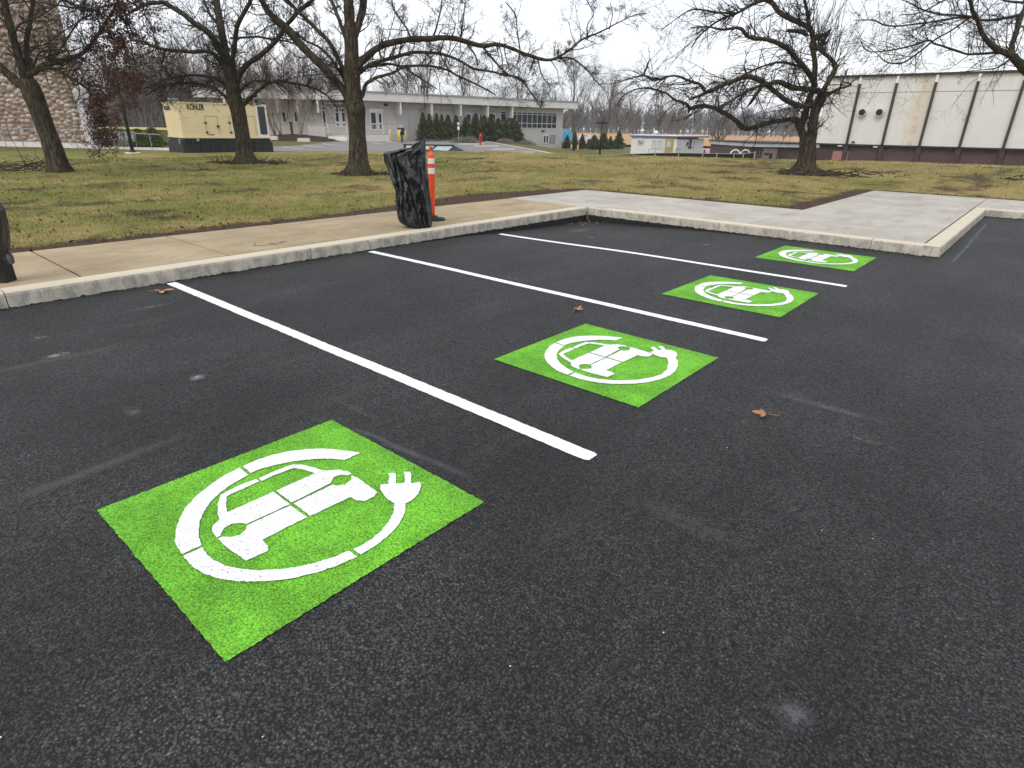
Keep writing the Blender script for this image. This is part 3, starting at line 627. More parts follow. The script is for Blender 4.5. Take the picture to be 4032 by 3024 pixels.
T1_l = [z1(l) for l in [
 [(235, 760, 62), (150, 720, 52), (70, 640, 44), (0, 570, 40), (-120, 480, 34), (-330, 380, 26), (-600, 150, 16)],
 [(240, 720, 56), (195, 600, 48), (150, 450, 42), (105, 280, 40), (60, 100, 38), (15, -100, 34), (-20, -400, 26), (-30, -800, 16)],
 [(265, 700, 36), (245, 560, 28), (240, 420, 26), (262, 250, 24), (290, 50, 21), (310, -150, 17), (330, -400, 13), (380, -700, 9)],
 [(290, 640, 34), (340, 590, 30), (420, 560, 27), (560, 520, 24), (700, 470, 21), (800, 380, 18), (890, 240, 17), (980, 100, 15), (1060, -60, 12), (1180, -260, 9)],
 [(320, 620, 20), (450, 590, 19), (600, 665, 18), (740, 755, 15), (800, 830, 12), (870, 950, 10), (905, 1100, 8), (915, 1210, 6), (850, 1330, 3)],
 [(795, 830, 8), (850, 930, 6), (930, 1060, 5), (985, 1170, 3), (1010, 1260, 2)], [(780, 800, 7), (790, 920, 5), (830, 1060, 4), (860, 1200, 3), (845, 1350, 2)],
 [(1000, 60, 12), (1080, 180, 9), (1130, 330, 7), (1160, 480, 5), (1190, 620, 3)], [(890, 240, 12), (980, 330, 9), (1060, 450, 7), (1100, 600, 5), (1120, 760, 3)], [(1050, -40, 10), (1200, 60, 8), (1300, 200, 6), (1350, 340, 4)],
 [(740, 730, 11), (850, 755, 10), (980, 790, 8), (1100, 765, 6), (1200, 800, 4)],
 [(275, 620, 13), (300, 540, 12), (370, 445, 9), (480, 432, 8), (620, 445, 6), (740, 400, 4)],
 [(105, 300, 12), (190, 200, 9), (330, 150, 8), (470, 60, 7), (560, -40, 5)],
 [(700, 90, 16), (860, 75, 15), (760, 95, 12), (560, 60, 9), (330, 20, 6)],
 [(440, -60, 12), (560, 0, 12), (700, 65, 11), (870, 70, 10), (1050, 20, 8)],
 [(420, 560, 12), (520, 420, 9), (680, 180, 7), (800, 120, 5)],
 [(240, 420, 9), (420, 380, 6), (610, 230, 5), (820, 110, 4)],
 [(390, 620, 6), (420, 720, 4), (445, 780, 2)]]]
kwA = dict(per_m=8.5, lmin=.35, lmax=1.5, bias=(0, 0, .25), levels=3, sub_per=4, spur=.5, wig=.22, up=.05)
t1, p1, r1, B1 = traced_tree('shade_tree', 'leaning bare tree at the left edge, dead red-brown leaves hanging from its limbs', h1[1], T1_trunk, T1_l, 11, kwA, group='large bare trees on the lawn')
# dead leaves clinging to part of the crown
def leaf_quads(c, rng, size):
    m = len(c); a = rng.normal(0, 1, (m, 3)); a[:, 2] -= .9; a /= np.linalg.norm(a, axis=1, keepdims=True); b = np.cross(a, rng.normal(0, 1, (m, 3))); b /= np.linalg.norm(b, axis=1, keepdims=True)
    s = rng.uniform(.5, 1, m)[:, None] * size; n3 = np.cross(a, b) * s * .25
    v = np.stack([c, c + a * s * .5 + b * s * .32 + n3, c + a * s, c + a * s * .5 - b * s * .32 + n3], 1).reshape(-1, 3); return v, np.arange(m * 4).reshape(m, 4)
allt = np.concatenate([p[:, 1:].reshape(-1, 3) for p, r in B1]); rng = np.random.default_rng(5)
def inpx(pts, x0, x1, y0, y1):
    c = (pts - np.array([0, 0, CAM_H])) @ RM; X = c[:, 0] / c[:, 2] * FPX + 2016; Y = c[:, 1] / c[:, 2] * FPX + 1512; return X, Y
X, Yp = inpx(allt, 0, 0, 0, 0)
wgt = np.exp(-((X - 500) / 105) ** 2 - ((Yp - 140) / 170) ** 2) * .75 + np.exp(-((X - 410) / 42) ** 2 - ((Yp - 470) / 100) ** 2) * 1.1 + np.exp(-((X - 520) / 40) ** 2 - ((Yp - 330) / 60) ** 2) * .5
pick = allt[rng.random(len(allt)) < wgt * 1.6]; pick = pick + rng.normal(0, .05, pick.shape)
print('leaves', len(pick))
if len(pick) > 9000: pick = pick[rng.choice(len(pick), 9000, False)]
lv, lf = leaf_quads(pick, rng, .095); fast_mesh('leaves', lv, lf, M['leafdead'], t1)

T2_trunk = [(968, 640, 44), (964, 610, 36), (958, 560, 31), (948, 500, 30), (940, 450, 31), (930, 410, 33), (919, 370, 31), (914, 316, 29), (904, 275, 28), (895, 230, 23)]
T2_l = [
 [(895, 235, 22), (882, 180, 19), (870, 100, 18), (855, 20, 16), (845, -80, 14), (835, -220, 10)],
 [(920, 300, 14), (915, 250, 13), (922, 180, 12), (932, 110, 11), (958, 59, 10), (985, 10, 9), (1010, -60, 8), (1060, -160, 5)],
 [(930, 330, 14), (952, 278, 14), (985, 245, 12), (1013, 226, 12), (1050, 195, 12), (1090, 158, 11), (1115, 120, 11), (1135, 90, 10), (1180, 41, 10), (1234, -5, 8), (1330, -120, 5)],
 [(955, 420, 10), (990, 385, 9), (1030, 350, 8), (1080, 322, 7), (1150, 325, 6), (1230, 345, 5), (1290, 380, 4), (1330, 425, 3)],
 [(900, 260, 20), (878, 215, 18), (859, 190, 17), (836, 149, 16), (800, 118, 14), (768, 99, 14), (723, 59, 13), (678, 32, 12), (633, 16, 10), (565, 27, 7), (500, 60, 4)],
 [(905, 300, 13), (872, 250, 12), (850, 217, 11), (814, 199, 10), (746, 203, 9), (655, 194, 8), (588, 176, 7), (556, 163, 5), (500, 160, 3)],
 [(908, 345, 8), (890, 334, 8), (836, 307, 7), (768, 298, 6), (678, 307, 5), (624, 325, 4), (565, 348, 3)],
 [(915, 400, 10), (895, 384, 9), (865, 358, 8), (836, 343, 7), (768, 325, 7), (696, 328, 6), (642, 334, 5), (574, 375, 4)],
 [(905, 150, 6), (960, 148, 5), (1013, 145, 5), (1070, 155, 5), (1149, 167, 4), (1220, 200, 3)],
 [(650, 200, 5), (640, 235, 4), (632, 290, 3), (640, 330, 2)],
 [(555, 345, 5), (530, 362, 4), (500, 380, 3)],
 [(940, 370, 8), (975, 330, 6), (1020, 318, 5), (1090, 325, 4), (1130, 350, 3)],
 [(870, 110, 8), (830, 60, 7), (800, 0, 6), (780, -60, 4)]]
kwB = dict(per_m=10.5, lmin=.35, lmax=1.5, bias=(0, 0, .1), levels=3, sub_per=4, spur=.5, wig=.24, up=.03)
traced_tree('shade_tree', 'dark bare tree standing in front of the right half of the cream generator', h2[1], T2_trunk, T2_l, 22, kwB, group='large bare trees on the lawn')
T3_trunk = [(1411, 684, 60), (1411, 660, 47), (1412, 633, 42), (1407, 542, 36), (1403, 470, 37), (1400, 430, 41), (1394, 395, 38), (1388, 339, 35), (1386, 271, 34), (1385, 203, 30), (1382, 150, 30), (1380, 110, 26)]
T3_l = [
 [(1380, 130, 27), (1376, 60, 26), (1372, 0, 25), (1368, -120, 22), (1360, -300, 15), (1350, -500, 8)],
 [(1390, 170, 16), (1408, 110, 17), (1422, 60, 18), (1430, 0, 18), (1440, -120, 14), (1455, -260, 10), (1480, -420, 6)],
 [(1365, 160, 10), (1347, 113, 10), (1320, 45, 9), (1302, 0, 8), (1285, -60, 6), (1270, -150, 4)],
 [(1385, 420, 20), (1357, 362, 20), (1320, 316, 19), (1275, 267, 20), (1216, 212, 20), (1171, 163, 19), (1135, 117, 20), (1090, 81, 17), (1049, 36, 15), (1027, 0, 13), (980, -70, 10), (920, -180, 6)],
 [(1368, 320, 12), (1352, 280, 11), (1329, 226, 11), (1293, 163, 10), (1248, 117, 10), (1198, 72, 10), (1153, 27, 9), (1117, -5, 8), (1050, -80, 5)],
 [(1365, 330, 8), (1340, 290, 7), (1307, 235, 6), (1262, 190, 6), (1207, 163, 5), (1153, 122, 4)],
 [(1400, 275, 20), (1430, 235, 18), (1465, 203, 16), (1510, 176, 15), (1601, 156, 14), (1691, 154, 13), (1750, 147, 13), (1804, 151, 12), (1900, 178, 11), (1972, 174, 9), (2048, 201, 8), (2116, 226, 8), (2171, 235, 7), (2234, 208, 5.5), (2297, 158, 5), (2365, 131, 4), (2433, 95, 3), (2491, 66, 2.5), (2546, 52, 2)],
 [(2171, 235, 5), (2229, 226, 4), (2288, 253, 3.5), (2342, 312, 3), (2370, 344, 2)],
 [(1405, 295, 11), (1440, 265, 10), (1488, 244, 9), (1555, 222, 9), (1632, 203, 8), (1727, 208, 7), (1804, 235, 6), (1868, 271, 6), (1936, 280, 5), (1990, 294, 5), (2053, 307, 4), (2089, 357, 3), (2125, 402, 2)],
 [(1400, 290, 8), (1424, 271, 7), (1524, 253, 6), (1578, 260, 6), (1668, 258, 6), (1750, 271, 5), (1804, 298, 5), (1900, 344, 4), (1950, 372, 3)],
 [(1415, 395, 10), (1427, 372, 9), (1438, 330, 9), (1479, 307, 8), (1542, 289, 7), (1587, 267, 6), (1623, 289, 5), (1668, 316, 4), (1720, 350, 2.5)],
 [(1705, 150, 5), (1723, 90, 4), (1736, 23, 3), (1740, -30, 2)], [(1619, 156, 5), (1600, 108, 4), (1555, 45, 4), (1542, 0, 3), (1520, -70, 2)],
 [(1813, 149, 4), (1827, 54, 3), (1831, 9, 2)], [(2048, 198, 4), (2035, 113, 3), (2026, 54, 3), (1990, 9, 2)],
 [(2311, 152, 4), (2315, 99, 3), (2338, 54, 2.5), (2311, 0, 2)],
 [(1836, 170, 5), (1868, 217, 4), (1880, 260, 3)], [(1895, 178, 5), (1945, 235, 5), (1994, 289, 4), (2053, 316, 3.5), (2098, 375, 3), (2130, 425, 2)],
 [(2116, 228, 4), (2134, 294, 3), (2170, 352, 2)], [(2400, 115, 2.5), (2412, 60, 2), (2402, 10, 1.5)], [(2460, 80, 2), (2490, 40, 1.5)]]
kwC = dict(per_m=6.5, lmin=.25, lmax=1.35, bias=(0, 0, .15), levels=3, sub_per=3, spur=1.4, wig=.25, up=.05)
t3, p3, r3, B3 = traced_tree('shade_tree', 'thick-trunked bare tree with two bark scars, one long low limb reaching far to the right', h3[1], T3_trunk, T3_l, 33, kwC, group='large bare trees on the lawn', sweep=2.0)
# bark scars facing the lot
for (px, py, ru, rv) in ((1412, 432, .13, .24), (1403, 303, .075, .13)):
    Yf = h3[1] - .33; c = P(px, py, Yf); mb = MB(); ring = []
    for k in range(20):
        an = 2 * math.pi * k / 20; ring.append((c[0] + math.cos(an) * ru * (1 + .12 * math.sin(3 * an)), c[1] - .02 + .05 * abs(math.cos(an)), c[2] + math.sin(an) * rv))
    ring.append(ring[0]); mb.tube(ring, [.028 + .01 * math.sin(k * 2.1) for k in range(21)], 7); mb.lathe(c[0], c[1], [(ru * .1, c[2] - rv * .8), (ru * .7, c[2] - rv * .4), (ru * .8, c[2]), (ru * .6, c[2] + rv * .4), (.01, c[2] + rv * .8)], 10)
    mb.build('bark_scar', M['bark'], t3, smooth=True)
T4_trunk = [(3170, 682, 54), (3171, 660, 42), (3176, 633, 35), (3182, 595, 33), (3180, 565, 34), (3186, 545, 30), (3196, 525, 24)]
T4_l = [
 [(3192, 545, 24), (3198, 500, 23), (3207, 452, 23), (3222, 412, 24), (3240, 380, 22), (3252, 358, 15)],
 [(3170, 560, 22), (3160, 530, 19), (3150, 497, 17), (3141, 480, 14), (3125, 471, 12), (3105, 472, 11), (3070, 478, 11), (3033, 484, 11), (2990, 497, 12), (2951, 506, 12), (2920, 500, 12), (2897, 475, 11), (2843, 443, 11), (2816, 429, 10), (2771, 416, 10), (2735, 420, 10), (2716, 425, 9), (2698, 407, 7), (2653, 393, 6), (2617, 366, 5), (2572, 352, 5), (2536, 348, 4), (2481, 362, 3), (2436, 393, 2)],
 [(3155, 510, 16), (3163, 470, 16), (3175, 430, 17), (3190, 390, 17), (3204, 350, 15), (3212, 300, 13), (3214, 250, 12), (3206, 205, 12), (3202, 165, 14), (3205, 145, 13)],
 [(3200, 158, 14), (3222, 145, 14), (3245, 137, 11), (3262, 126, 7), (3273, 114, 3)], [(3212, 196, 9), (3232, 170, 10), (3250, 150, 6), (3262, 136, 3)],
 [(3205, 425, 13), (3186, 413, 13), (3146, 411, 13), (3101, 393, 13), (3055, 357, 12), (3001, 321, 12), (2942, 303, 12), (2875, 325, 11), (2807, 357, 10), (2775, 371, 8), (2735, 388, 6), (2716, 392, 4)],
 [(2778, 366, 7), (2765, 340, 7), (2753, 330, 6), (2707, 316, 6), (2653, 298, 5), (2581, 316, 5), (2536, 298, 4), (2468, 312, 3), (2400, 334, 2)],
 [(3240, 365, 15), (3191, 353, 13), (3123, 344, 13), (3069, 321, 12), (3033, 325, 9), (2988, 339, 7), (2920, 371, 6), (2875, 398, 6), (2820, 425, 5)],
 [(3212, 340, 13), (3195, 300, 13), (3177, 271, 13), (3146, 235, 12), (3105, 190, 12), (3069, 167, 11), (3024, 149, 10), (2951, 140, 9), (2915, 108, 8), (2852, 118, 6), (2784, 104, 4), (2720, 110, 2)],
 [(3202, 150, 13), (3186, 113, 12), (3123, 81, 12), (3069, 50, 12), (3042, 14, 11), (3010, 0, 10), (2965, 14, 8), (2897, 54, 6), (2829, 81, 5), (2762, 136, 4), (2720, 190, 2)],
 [(3180, 290, 8), (3164, 271, 7), (3120, 252, 6), (3078, 246, 6), (3033, 253, 5), (2942, 289, 4), (2870, 340, 2)],
 [(3245, 350, 12), (3268, 307, 12), (3286, 267, 12), (3272, 235, 10), (3236, 203, 9), (3214, 181, 9)],
 [(3246, 378, 8), (3270, 366, 7), (3295, 353, 6), (3325, 345, 5), (3349, 337, 4), (3335, 328, 3), (3318, 322, 3)], [(3308, 345, 4), (3313, 334, 4), (3322, 310, 4), (3331, 294, 4), (3340, 269, 2)],
 [(3001, 334, 9), (2983, 362, 9), (2960, 398, 8), (2945, 418, 3), (2933, 427, 2)],
 [(3100, 120, 8), (3146, 124, 9), (3180, 140, 9)], [(2897, 54, 6), (2830, 50, 5), (2734, 36, 4), (2671, 68, 2.5), (2600, 120, 1.5)],
 [(2716, 425, 8), (2713, 440, 6), (2711, 446, 3)], [(2536, 298, 5), (2545, 265, 5), (2560, 232, 3)], [(2830, 425, 5), (2875, 398, 5), (2930, 360, 4), (2990, 335, 3)],
 [(3042, 20, 8), (3020, -60, 8), (2980, -150, 6), (2900, -230, 4)], [(3186, 115, 8), (3180, 40, 7), (3160, -60, 6), (3170, -180, 4)]]
def weep(paths, prad, rng, tp):
    # long shoots drooping to the left, and straight water shoots above the broken top
    B = twigs_from([p for p in paths[5:11]], [r for r in prad[5:11]], rng, per_m=3.6, lmin=.6, lmax=2.2, bias=(-.8, 0, -.25), levels=2, sub_per=4, wig=.14, up=-.10, rmax=.013)
    B += twigs_from([paths[2][-14:], paths[9][:14], paths[11]], [prad[2][-14:], prad[9][:14], prad[11]], rng, per_m=13, lmin=.8, lmax=2.6, bias=(.35, 0, 1.1), levels=2, sub_per=3, wig=.08, up=.12, rmax=.011)
    return B
traced_tree('crooked_tree', 'crooked bare tree with a twisted snapped top, in front of the long white hall', h4[1], T4_trunk, T4_l, 44, dict(per_m=5.5, lmin=.3, lmax=1.35, bias=(-.25, 0, .05), levels=3, sub_per=4, spur=.4, wig=.25, up=0), group='large bare trees on the lawn', extra=weep, sweep=1.8)
T5_trunk = [(4330, 730, 60), (4300, 600, 48), (4240, 480, 40), (4150, 390, 34), (4080, 315, 28)]
T5_l = [
 [(4090, 325, 28), (4049, 290, 25), (4004, 248, 21), (3977, 226, 17), (3913, 194, 14), (3877, 149, 12), (3850, 90, 10), (3828, 36, 9), (3819, 0, 8), (3800, -80, 6)],
 [(3995, 240, 14), (3984, 200, 13), (3988, 160, 12), (4004, 113, 12), (4022, 59, 12), (4050, 0, 11), (4085, -100, 8)],
 [(4022, 62, 8), (3990, 70, 7), (3959, 74, 7), (3868, 81, 6), (3823, 68, 6), (3755, 63, 5), (3665, 54, 4), (3597, 23, 3), (3552, 0, 2)],
 [(3823, 68, 5), (3737, 72, 4), (3620, 93, 4), (3498, 102, 4), (3439, 81, 3), (3362, 79, 2)],
 [(3975, 215, 7), (3930, 205, 6), (3891, 208, 6), (3823, 210, 5), (3755, 190, 5), (3678, 167, 4), (3656, 156, 4), (3574, 181, 4), (3484, 199, 3), (3416, 199, 3), (3389, 163, 2)],
 [(3835, 55, 5), (3755, 113, 4), (3665, 167, 4), (3611, 212, 4), (3552, 249, 4), (3489, 244, 3), (3452, 208, 2), (3385, 158, 1.5)],
 [(3640, 172, 3), (3600, 200, 2.5), (3565, 230, 2), (3500, 240, 1.5)], [(3975, 235, 5), (3945, 255, 4), (3913, 271, 3), (3846, 276, 2), (3780, 282, 1.5)],
 [(3780, -20, 5), (3700, 10, 4), (3620, 50, 3), (3540, 60, 2)], [(4040, 10, 6), (3990, 10, 5), (3930, -5, 4), (3870, -30, 3)]]
traced_tree('shade_tree', 'bare tree reaching in from the right edge, only its limbs in view', 19.5, T5_trunk, T5_l, 55, dict(per_m=6, lmin=.4, lmax=1.8, bias=(-.25, 0, .05), levels=3, sub_per=4, spur=.3, wig=.2, up=0, rmax=.013), group='large bare trees on the lawn')

# mulch rings, root litter and dropped twigs at the feet
def litter(name, label, cat, px, py, n, spread, L, mat, seed, h=.12, thick=.008, lift=.35):
    rng = np.random.default_rng(seed); c = hit(px, py); m = n; a = rng.uniform(0, 2 * math.pi, m); d = np.sqrt(rng.random(m)) * spread
    st = np.stack([c[0] + np.cos(a) * d, c[1] + np.sin(a) * d * .6, np.zeros(m)], 1); st[:, 2] = [TZ(x, y) + .01 for x, y, z in st]; st[:, 2] += rng.uniform(0, h, m)
    dr = rng.normal(0, 1, (m, 3)); dr[:, 2] = np.abs(dr[:, 2]) * lift
    p, r = grow(st, dr, rng.uniform(.3, 1, m) * L, np.full(m, thick), rng, 5, .3, -.12); p[:, :, 2] = np.maximum(p[:, :, 2], p[:, :1, 2] - .02); v, f = batch_tubes(p, r, 4)
    return tag(fast_mesh(name, v, f, mat, None, org=tuple(c)), label, cat)
litter('brush_pile', 'pile of bare cut branches against the foot of the leaning tree', 'brush pile', 130, 672, 60, 1.1, 1.5, M['twig'], 3, .18, .014)
litter('root_litter', 'scatter of dark roots and bark at the foot of the tree by the generator', 'root litter', 985, 643, 120, 1.5, .5, M['bark'], 4, .03, .02)
litter('root_litter', 'small stumps and roots at the foot of the thick scarred tree', 'root litter', 1425, 690, 90, .95, .35, M['bark'], 5, .05, .018)
litter('root_litter', 'roots and brown leaf litter at the foot of the crooked tree', 'root litter', 3180, 684, 150, 1.3, .5, M['bark'], 6, .03, .02, .1)
litter('fallen_branches', 'dark fallen branches lying on the grass right of the crooked tree', 'fallen branches', 3420, 690, 26, 1.3, 1.5, M['twig'], 8, .02, .02, .02)
litter('fallen_branches', 'small heap of dry stalks on the grass left of the generator tree', 'fallen branches', 795, 672, 26, .35, .45, M['twig'], 9, .03, .008)
litter('fallen_branches', 'grey fallen branch near the right edge of the lawn', 'fallen branches', 4000, 705, 14, .5, .9, M['twig'], 10, .03, .016, .05)
# bare root plates, thin soil sheets following the ground
def soil(px, py, rx, ry, seed, label=None):
    c = hit(px, py); mb = MB(); N = 26; rings = 5; v = [(c[0], c[1], TZ(c[0], c[1]) + .05)]
    for k in range(1, rings + 1):
        for j in range(N):
            an = 2 * math.pi * j / N; w = 1 + .35 * mnoise.noise((math.cos(an) * 1.6, math.sin(an) * 1.6, seed)); x = c[0] + math.cos(an) * rx * w * k / rings; y = c[1] + math.sin(an) * ry * w * k / rings
            v.append((x, y, TZ(x, y) + .05 * (1 - k / rings) - (.04 if k == rings else -.012)))
    f = [(0, 1 + j, 1 + (j + 1) % N) for j in range(N)] + [(1 + (k - 1) * N + j, 1 + k * N + j, 1 + k * N + (j + 1) % N, 1 + (k - 1) * N + (j + 1) % N) for k in range(1, rings) for j in range(N)]
    mb.add(v, f); return struct(mb.build('bare_soil', M['mulch'], smooth=True))
for a_ in ((985, 640, 2.0, .9, 1), (1415, 686, 1.0, .6, 2), (3175, 682, 1.2, .8, 3)): soil(*a_)

# ================================================================== GRASS BLADES (stuff)
rng = np.random.default_rng(77); N = 200000
u = rng.random(N); rr = 8 + 24 * u ** 1.25; az = rng.uniform(R_(-46), R_(44), N); gx = rr * np.sin(az); gy = rr * np.cos(az); ga = gx * UA[0] + gy * UA[1]; gb = gx * UB[0] + gy * UB[1]
ok = ~(((ga > -9.42) & (gb < 13.77)) | ((ga > -3.97) & (gb < 20.07))); ga, gb, gx, gy, rr = ga[ok], gb[ok], gx[ok], gy[ok], rr[ok]
dens = np.array([mnoise.noise((a * .9, b * .9, 2)) + .5 * mnoise.noise((a * 3, b * 3, 4)) for a, b in zip(ga, gb)]) ; ok = dens > rng.uniform(-.75, .35, len(dens)); ga, gb, gx, gy, rr = ga[ok], gb[ok], gx[ok], gy[ok], rr[ok]
# sparse beside the pavement
sd_ = np.minimum(np.hypot(np.maximum(-9.3 - ga, 0), np.maximum(gb - 13.65, 0)), np.hypot(np.maximum(-3.85 - ga, 0), np.maximum(gb - 19.95, 0)))
lim = .36 + .75 * np.clip(1 - np.abs(gb - 10.2) * .26, 0, 1); ok = (sd_ > lim) | (rng.random(len(ga)) < .10); ga, gb, gx, gy, rr = ga[ok], gb[ok], gx[ok], gy[ok], rr[ok]
gz = np.array([TZ(x, y) for x, y in zip(gx, gy)]); m = len(ga)
hh = rng.uniform(.02, .055, m); an = rng.uniform(0, 2 * math.pi, m); w = .0035 + .00035 * rr; lx = rng.normal(0, .55, m) * hh; ly = rng.normal(0, .55, m) * hh
v = np.stack([np.stack([ga - np.cos(an) * w, gb - np.sin(an) * w, gz - .004], 1), np.stack([ga + np.cos(an) * w, gb + np.sin(an) * w, gz - .004], 1), np.stack([ga + lx, gb + ly, gz + hh], 1)], 1).reshape(-1, 3)
def mat_blade():
    n = NT('grass_blades'); c, fine, o = lawn_color(n); c = n.mix(1, c, n.ramp(n.noise(90, 2, .5), [(.3, .75), (.7, 1.35)]), 'MULTIPLY'); return n.done(c, .8, .15)
gob = fast_mesh('grass', v, np.arange(3 * m).reshape(m, 3), mat_blade()); gob.rotation_euler = (0, 0, TH); tag(gob, 'short winter grass, part green and part straw coloured', 'grass', kind='stuff')
#@@PART3
# ================================================================== BUILDINGS
class Face:
    """a vertical wall plane through two ground points; u runs along it, n points at the viewer"""
    def __init__(s, a, b):
        s.a = np.array(a[:2], float); d = np.array(b[:2], float) - s.a; s.L = np.linalg.norm(d); s.u = d / s.L; s.n = np.array([-s.u[1], s.u[0]])
        if s.n @ (-s.a) < 0: s.n = -s.n
    def uz(s, px, py):
        d = ray(px, py); A = np.array([[d[0], -s.u[0]], [d[1], -s.u[1]]]); t, u = np.linalg.solve(A, s.a); return float(u), float(CAM_H + d[2] * t)
    def pt(s, u, z, d=0): q = s.a + s.u * u + s.n * d; return (q[0], q[1], z)
    def box(s, mb, u0, u1, z0, z1, d0, d1):
        v = [s.pt(u, z, d) for z in (z0, z1) for d in (d0, d1) for u in (u0, u1)]
        return mb.add(v, [(0, 2, 3, 1), (4, 5, 7, 6), (0, 1, 5, 4), (2, 6, 7, 3), (0, 4, 6, 2), (1, 3, 7, 5)])
    def pbox(s, mb, px0, py0, px1, py1, d0, d1):
        u0, z1 = s.uz(px0, py0); u1, z0 = s.uz(px1, py1); return s.box(mb, min(u0, u1), max(u0, u1), min(z0, z1), max(z0, z1), d0, d1)
def window(fc, root, px0, py0, px1, py1, cols=1, rows=(1.0,), fr=.06, name='window', mat='whitemetal', glass='glass', label=None):
    u0, z1 = fc.uz(px0, py0); u1, z0 = fc.uz(px1, py1); mb = MB()
    for k in range(cols + 1): c = u0 + (u1 - u0) * k / cols; fc.box(mb, c - fr / 2, c + fr / 2, z0, z1, .02, .09)
    ys = [z1]; tot = sum(rows)
    for r in rows: ys.append(ys[-1] - (z1 - z0) * r / tot)
    for z in ys: fc.box(mb, u0 - fr / 2, u1 + fr / 2, z - fr / 2, z + fr / 2, .022, .094)
    w = mb.build(name, M[mat], root); g = MB(); fc.box(g, u0, u1, z0, z1, .004, .03); g.build('pane', M[glass], w)
    if label: w['label'] = label
    return w
def solveY(px, py, z):                    # forward distance at which this pixel's ray has height z
    d = ray(px, py); return (z - CAM_H) / d[2] * d[1]
# --- pale one-storey building with deep eaves
YL = 68.0; A_ = P(1385, 556, YL); ztop = P(1442, 358, YL)[2]; YR = solveY(2240, 399, ztop); B_ = P(2212, 560, YR)
F1 = Face(A_, B_); bt = thing('office_building', 'long pale concrete building with deep flat eaves and a dark ribbon window', 'building', (A_[0], A_[1], 0))
mb = MB(); zt = ztop - .9; F1.box(mb, 0.0, F1.L, -1.2, zt, -16, 0); mb.build('wall', M['wall'], bt)
mb = MB(); F1.box(mb, -1.0, F1.L + 1.2, zt - .0, ztop - .16, -17, 1.5); roof = mb.build('roof', M['fascia'], bt)
mb = MB(); F1.box(mb, -1.1, F1.L + 1.3, ztop - .157, ztop, -17.1, 1.6); mb.build('roof_edge', M['grey'], roof)
for x in (1549, 1671, 1784, 1890, 1986):
    u, _ = F1.uz(x + 6, 430); mb = MB(); F1.box(mb, u - .09, u + .09, zt - 1.25, zt - .003, .004, 1.42); mb.build('fin', M['fascia'], bt)
mb = MB(); z_ = F1.uz(1700, 432)[1]; F1.box(mb, 0, F1.uz(1971, 440)[0], z_ - .03, z_ + .03, 0, .015)
for x in list(range(1520, 1971, 44)): u = F1.uz(x, 480)[0]; F1.box(mb, u - .02, u + .02, -.1, z_ - .04, 0, .012)
mb.build('panel_joint', M['grey'], bt)
window(F1, bt, 1971, 439, 2189, 506, 11, (1, 4.4, 2.4), .055, 'ribbon_window')
for x0, x1 in ((1834, 1853), (1887, 1905), (1932, 1950)): window(F1, bt, x0, 448, x1, 487, 1, (1,), .09)
window(F1, bt, 1456, 441, 1484, 511, 1, (3.2, 1.6), .12, 'glass_door'); window(F1, bt, 1487, 445, 1506, 511, 1, (3.2, 2), .12, 'glass_door')
mb = MB(); F1.pbox(mb, 1454, 428, 1506, 440, .003, .08); mb.build('door_transom', M['whitemetal'], bt)
window(F1, bt, 2139, 533, 2158, 563, 2, (1,), .10, 'glass_door'); mb = MB(); F1.pbox(mb, 2161, 530, 2186, 564, .003, .06); mb.build('garage_door', M['grey'], bt)
mb = MB(); F1.pbox(mb, 2132, 513, 2140, 519, .003, .3); mb.build('wall_lamp', M['dkgrey'], bt); mb = MB(); F1.pbox(mb, 1511, 408, 1522, 418, .003, .3); mb.build('wall_lamp', M['dkgrey'], bt)
for x0, x1 in ((1812, 1826), (1862, 1880)): mb = MB(); F1.pbox(mb, x0, 489, x1, 501, .003, .1); mb.build('wall_sign', M['whitemetal'], bt)
# --- left wing
YW = solveY(1013, 386, zt); C_ = P(850, 556, YW + 1.5); D_ = P(1392, 556, YL + 1.2); F2 = Face(C_, D_)
wt = thing('office_wing', 'paler left wing of the eaves building seen between the generator and the scarred tree', 'building', (D_[0], D_[1], 0))
mb = MB(); F2.box(mb, 0, F2.L, -1, zt, -12, 0); mb.build('wall', simple('sunlit_precast', (.56, .52, .45), .06, .8, .8), wt)
mb = MB(); F2.box(mb, -1, F2.L - .05, zt, ztop - .2, -13, 1.5); rf = mb.build('roof', M['fascia'], wt); mb = MB(); F2.box(mb, -1, F2.L - .04, ztop - .197, ztop - .04, -13, 1.6); mb.build('roof_edge', M['grey'], rf)
for x in (900, 1015, 1102, 1180, 1258):
    u, _ = F2.uz(x, 400); mb = MB(); F2.box(mb, u - .1, u + .1, zt - 1.25, zt - .003, .004, 1.42); mb.build('fin', M['fascia'], wt)
for x0, x1 in ((1068, 1086), (1110, 1129), (1156, 1175)): window(F2, wt, x0, 440, x1, 482, 1, (1,), .1)
window(F2, wt, 1266, 420, 1287, 500, 1, (1, 4, 1), .12); window(F2, wt, 1317, 428, 1340, 498, 1, (1, 3, 1.2), .14, 'glass_door'); window(F2, wt, 1342, 428, 1364, 498, 1, (1, 3, 1.2), .14, 'glass_door')
mb = MB(); F2.pbox(mb, 1281, 404, 1356, 411, .3, .42); mb.build('entrance_sign', M['whitemetal'], wt)
mb = MB(); u0 = F2.uz(1060, 510)[0]; F2.box(mb, u0, F2.uz(1215, 510)[0], -.1, .35, .003, .10); mb.build('plinth', M['fascia'], wt)
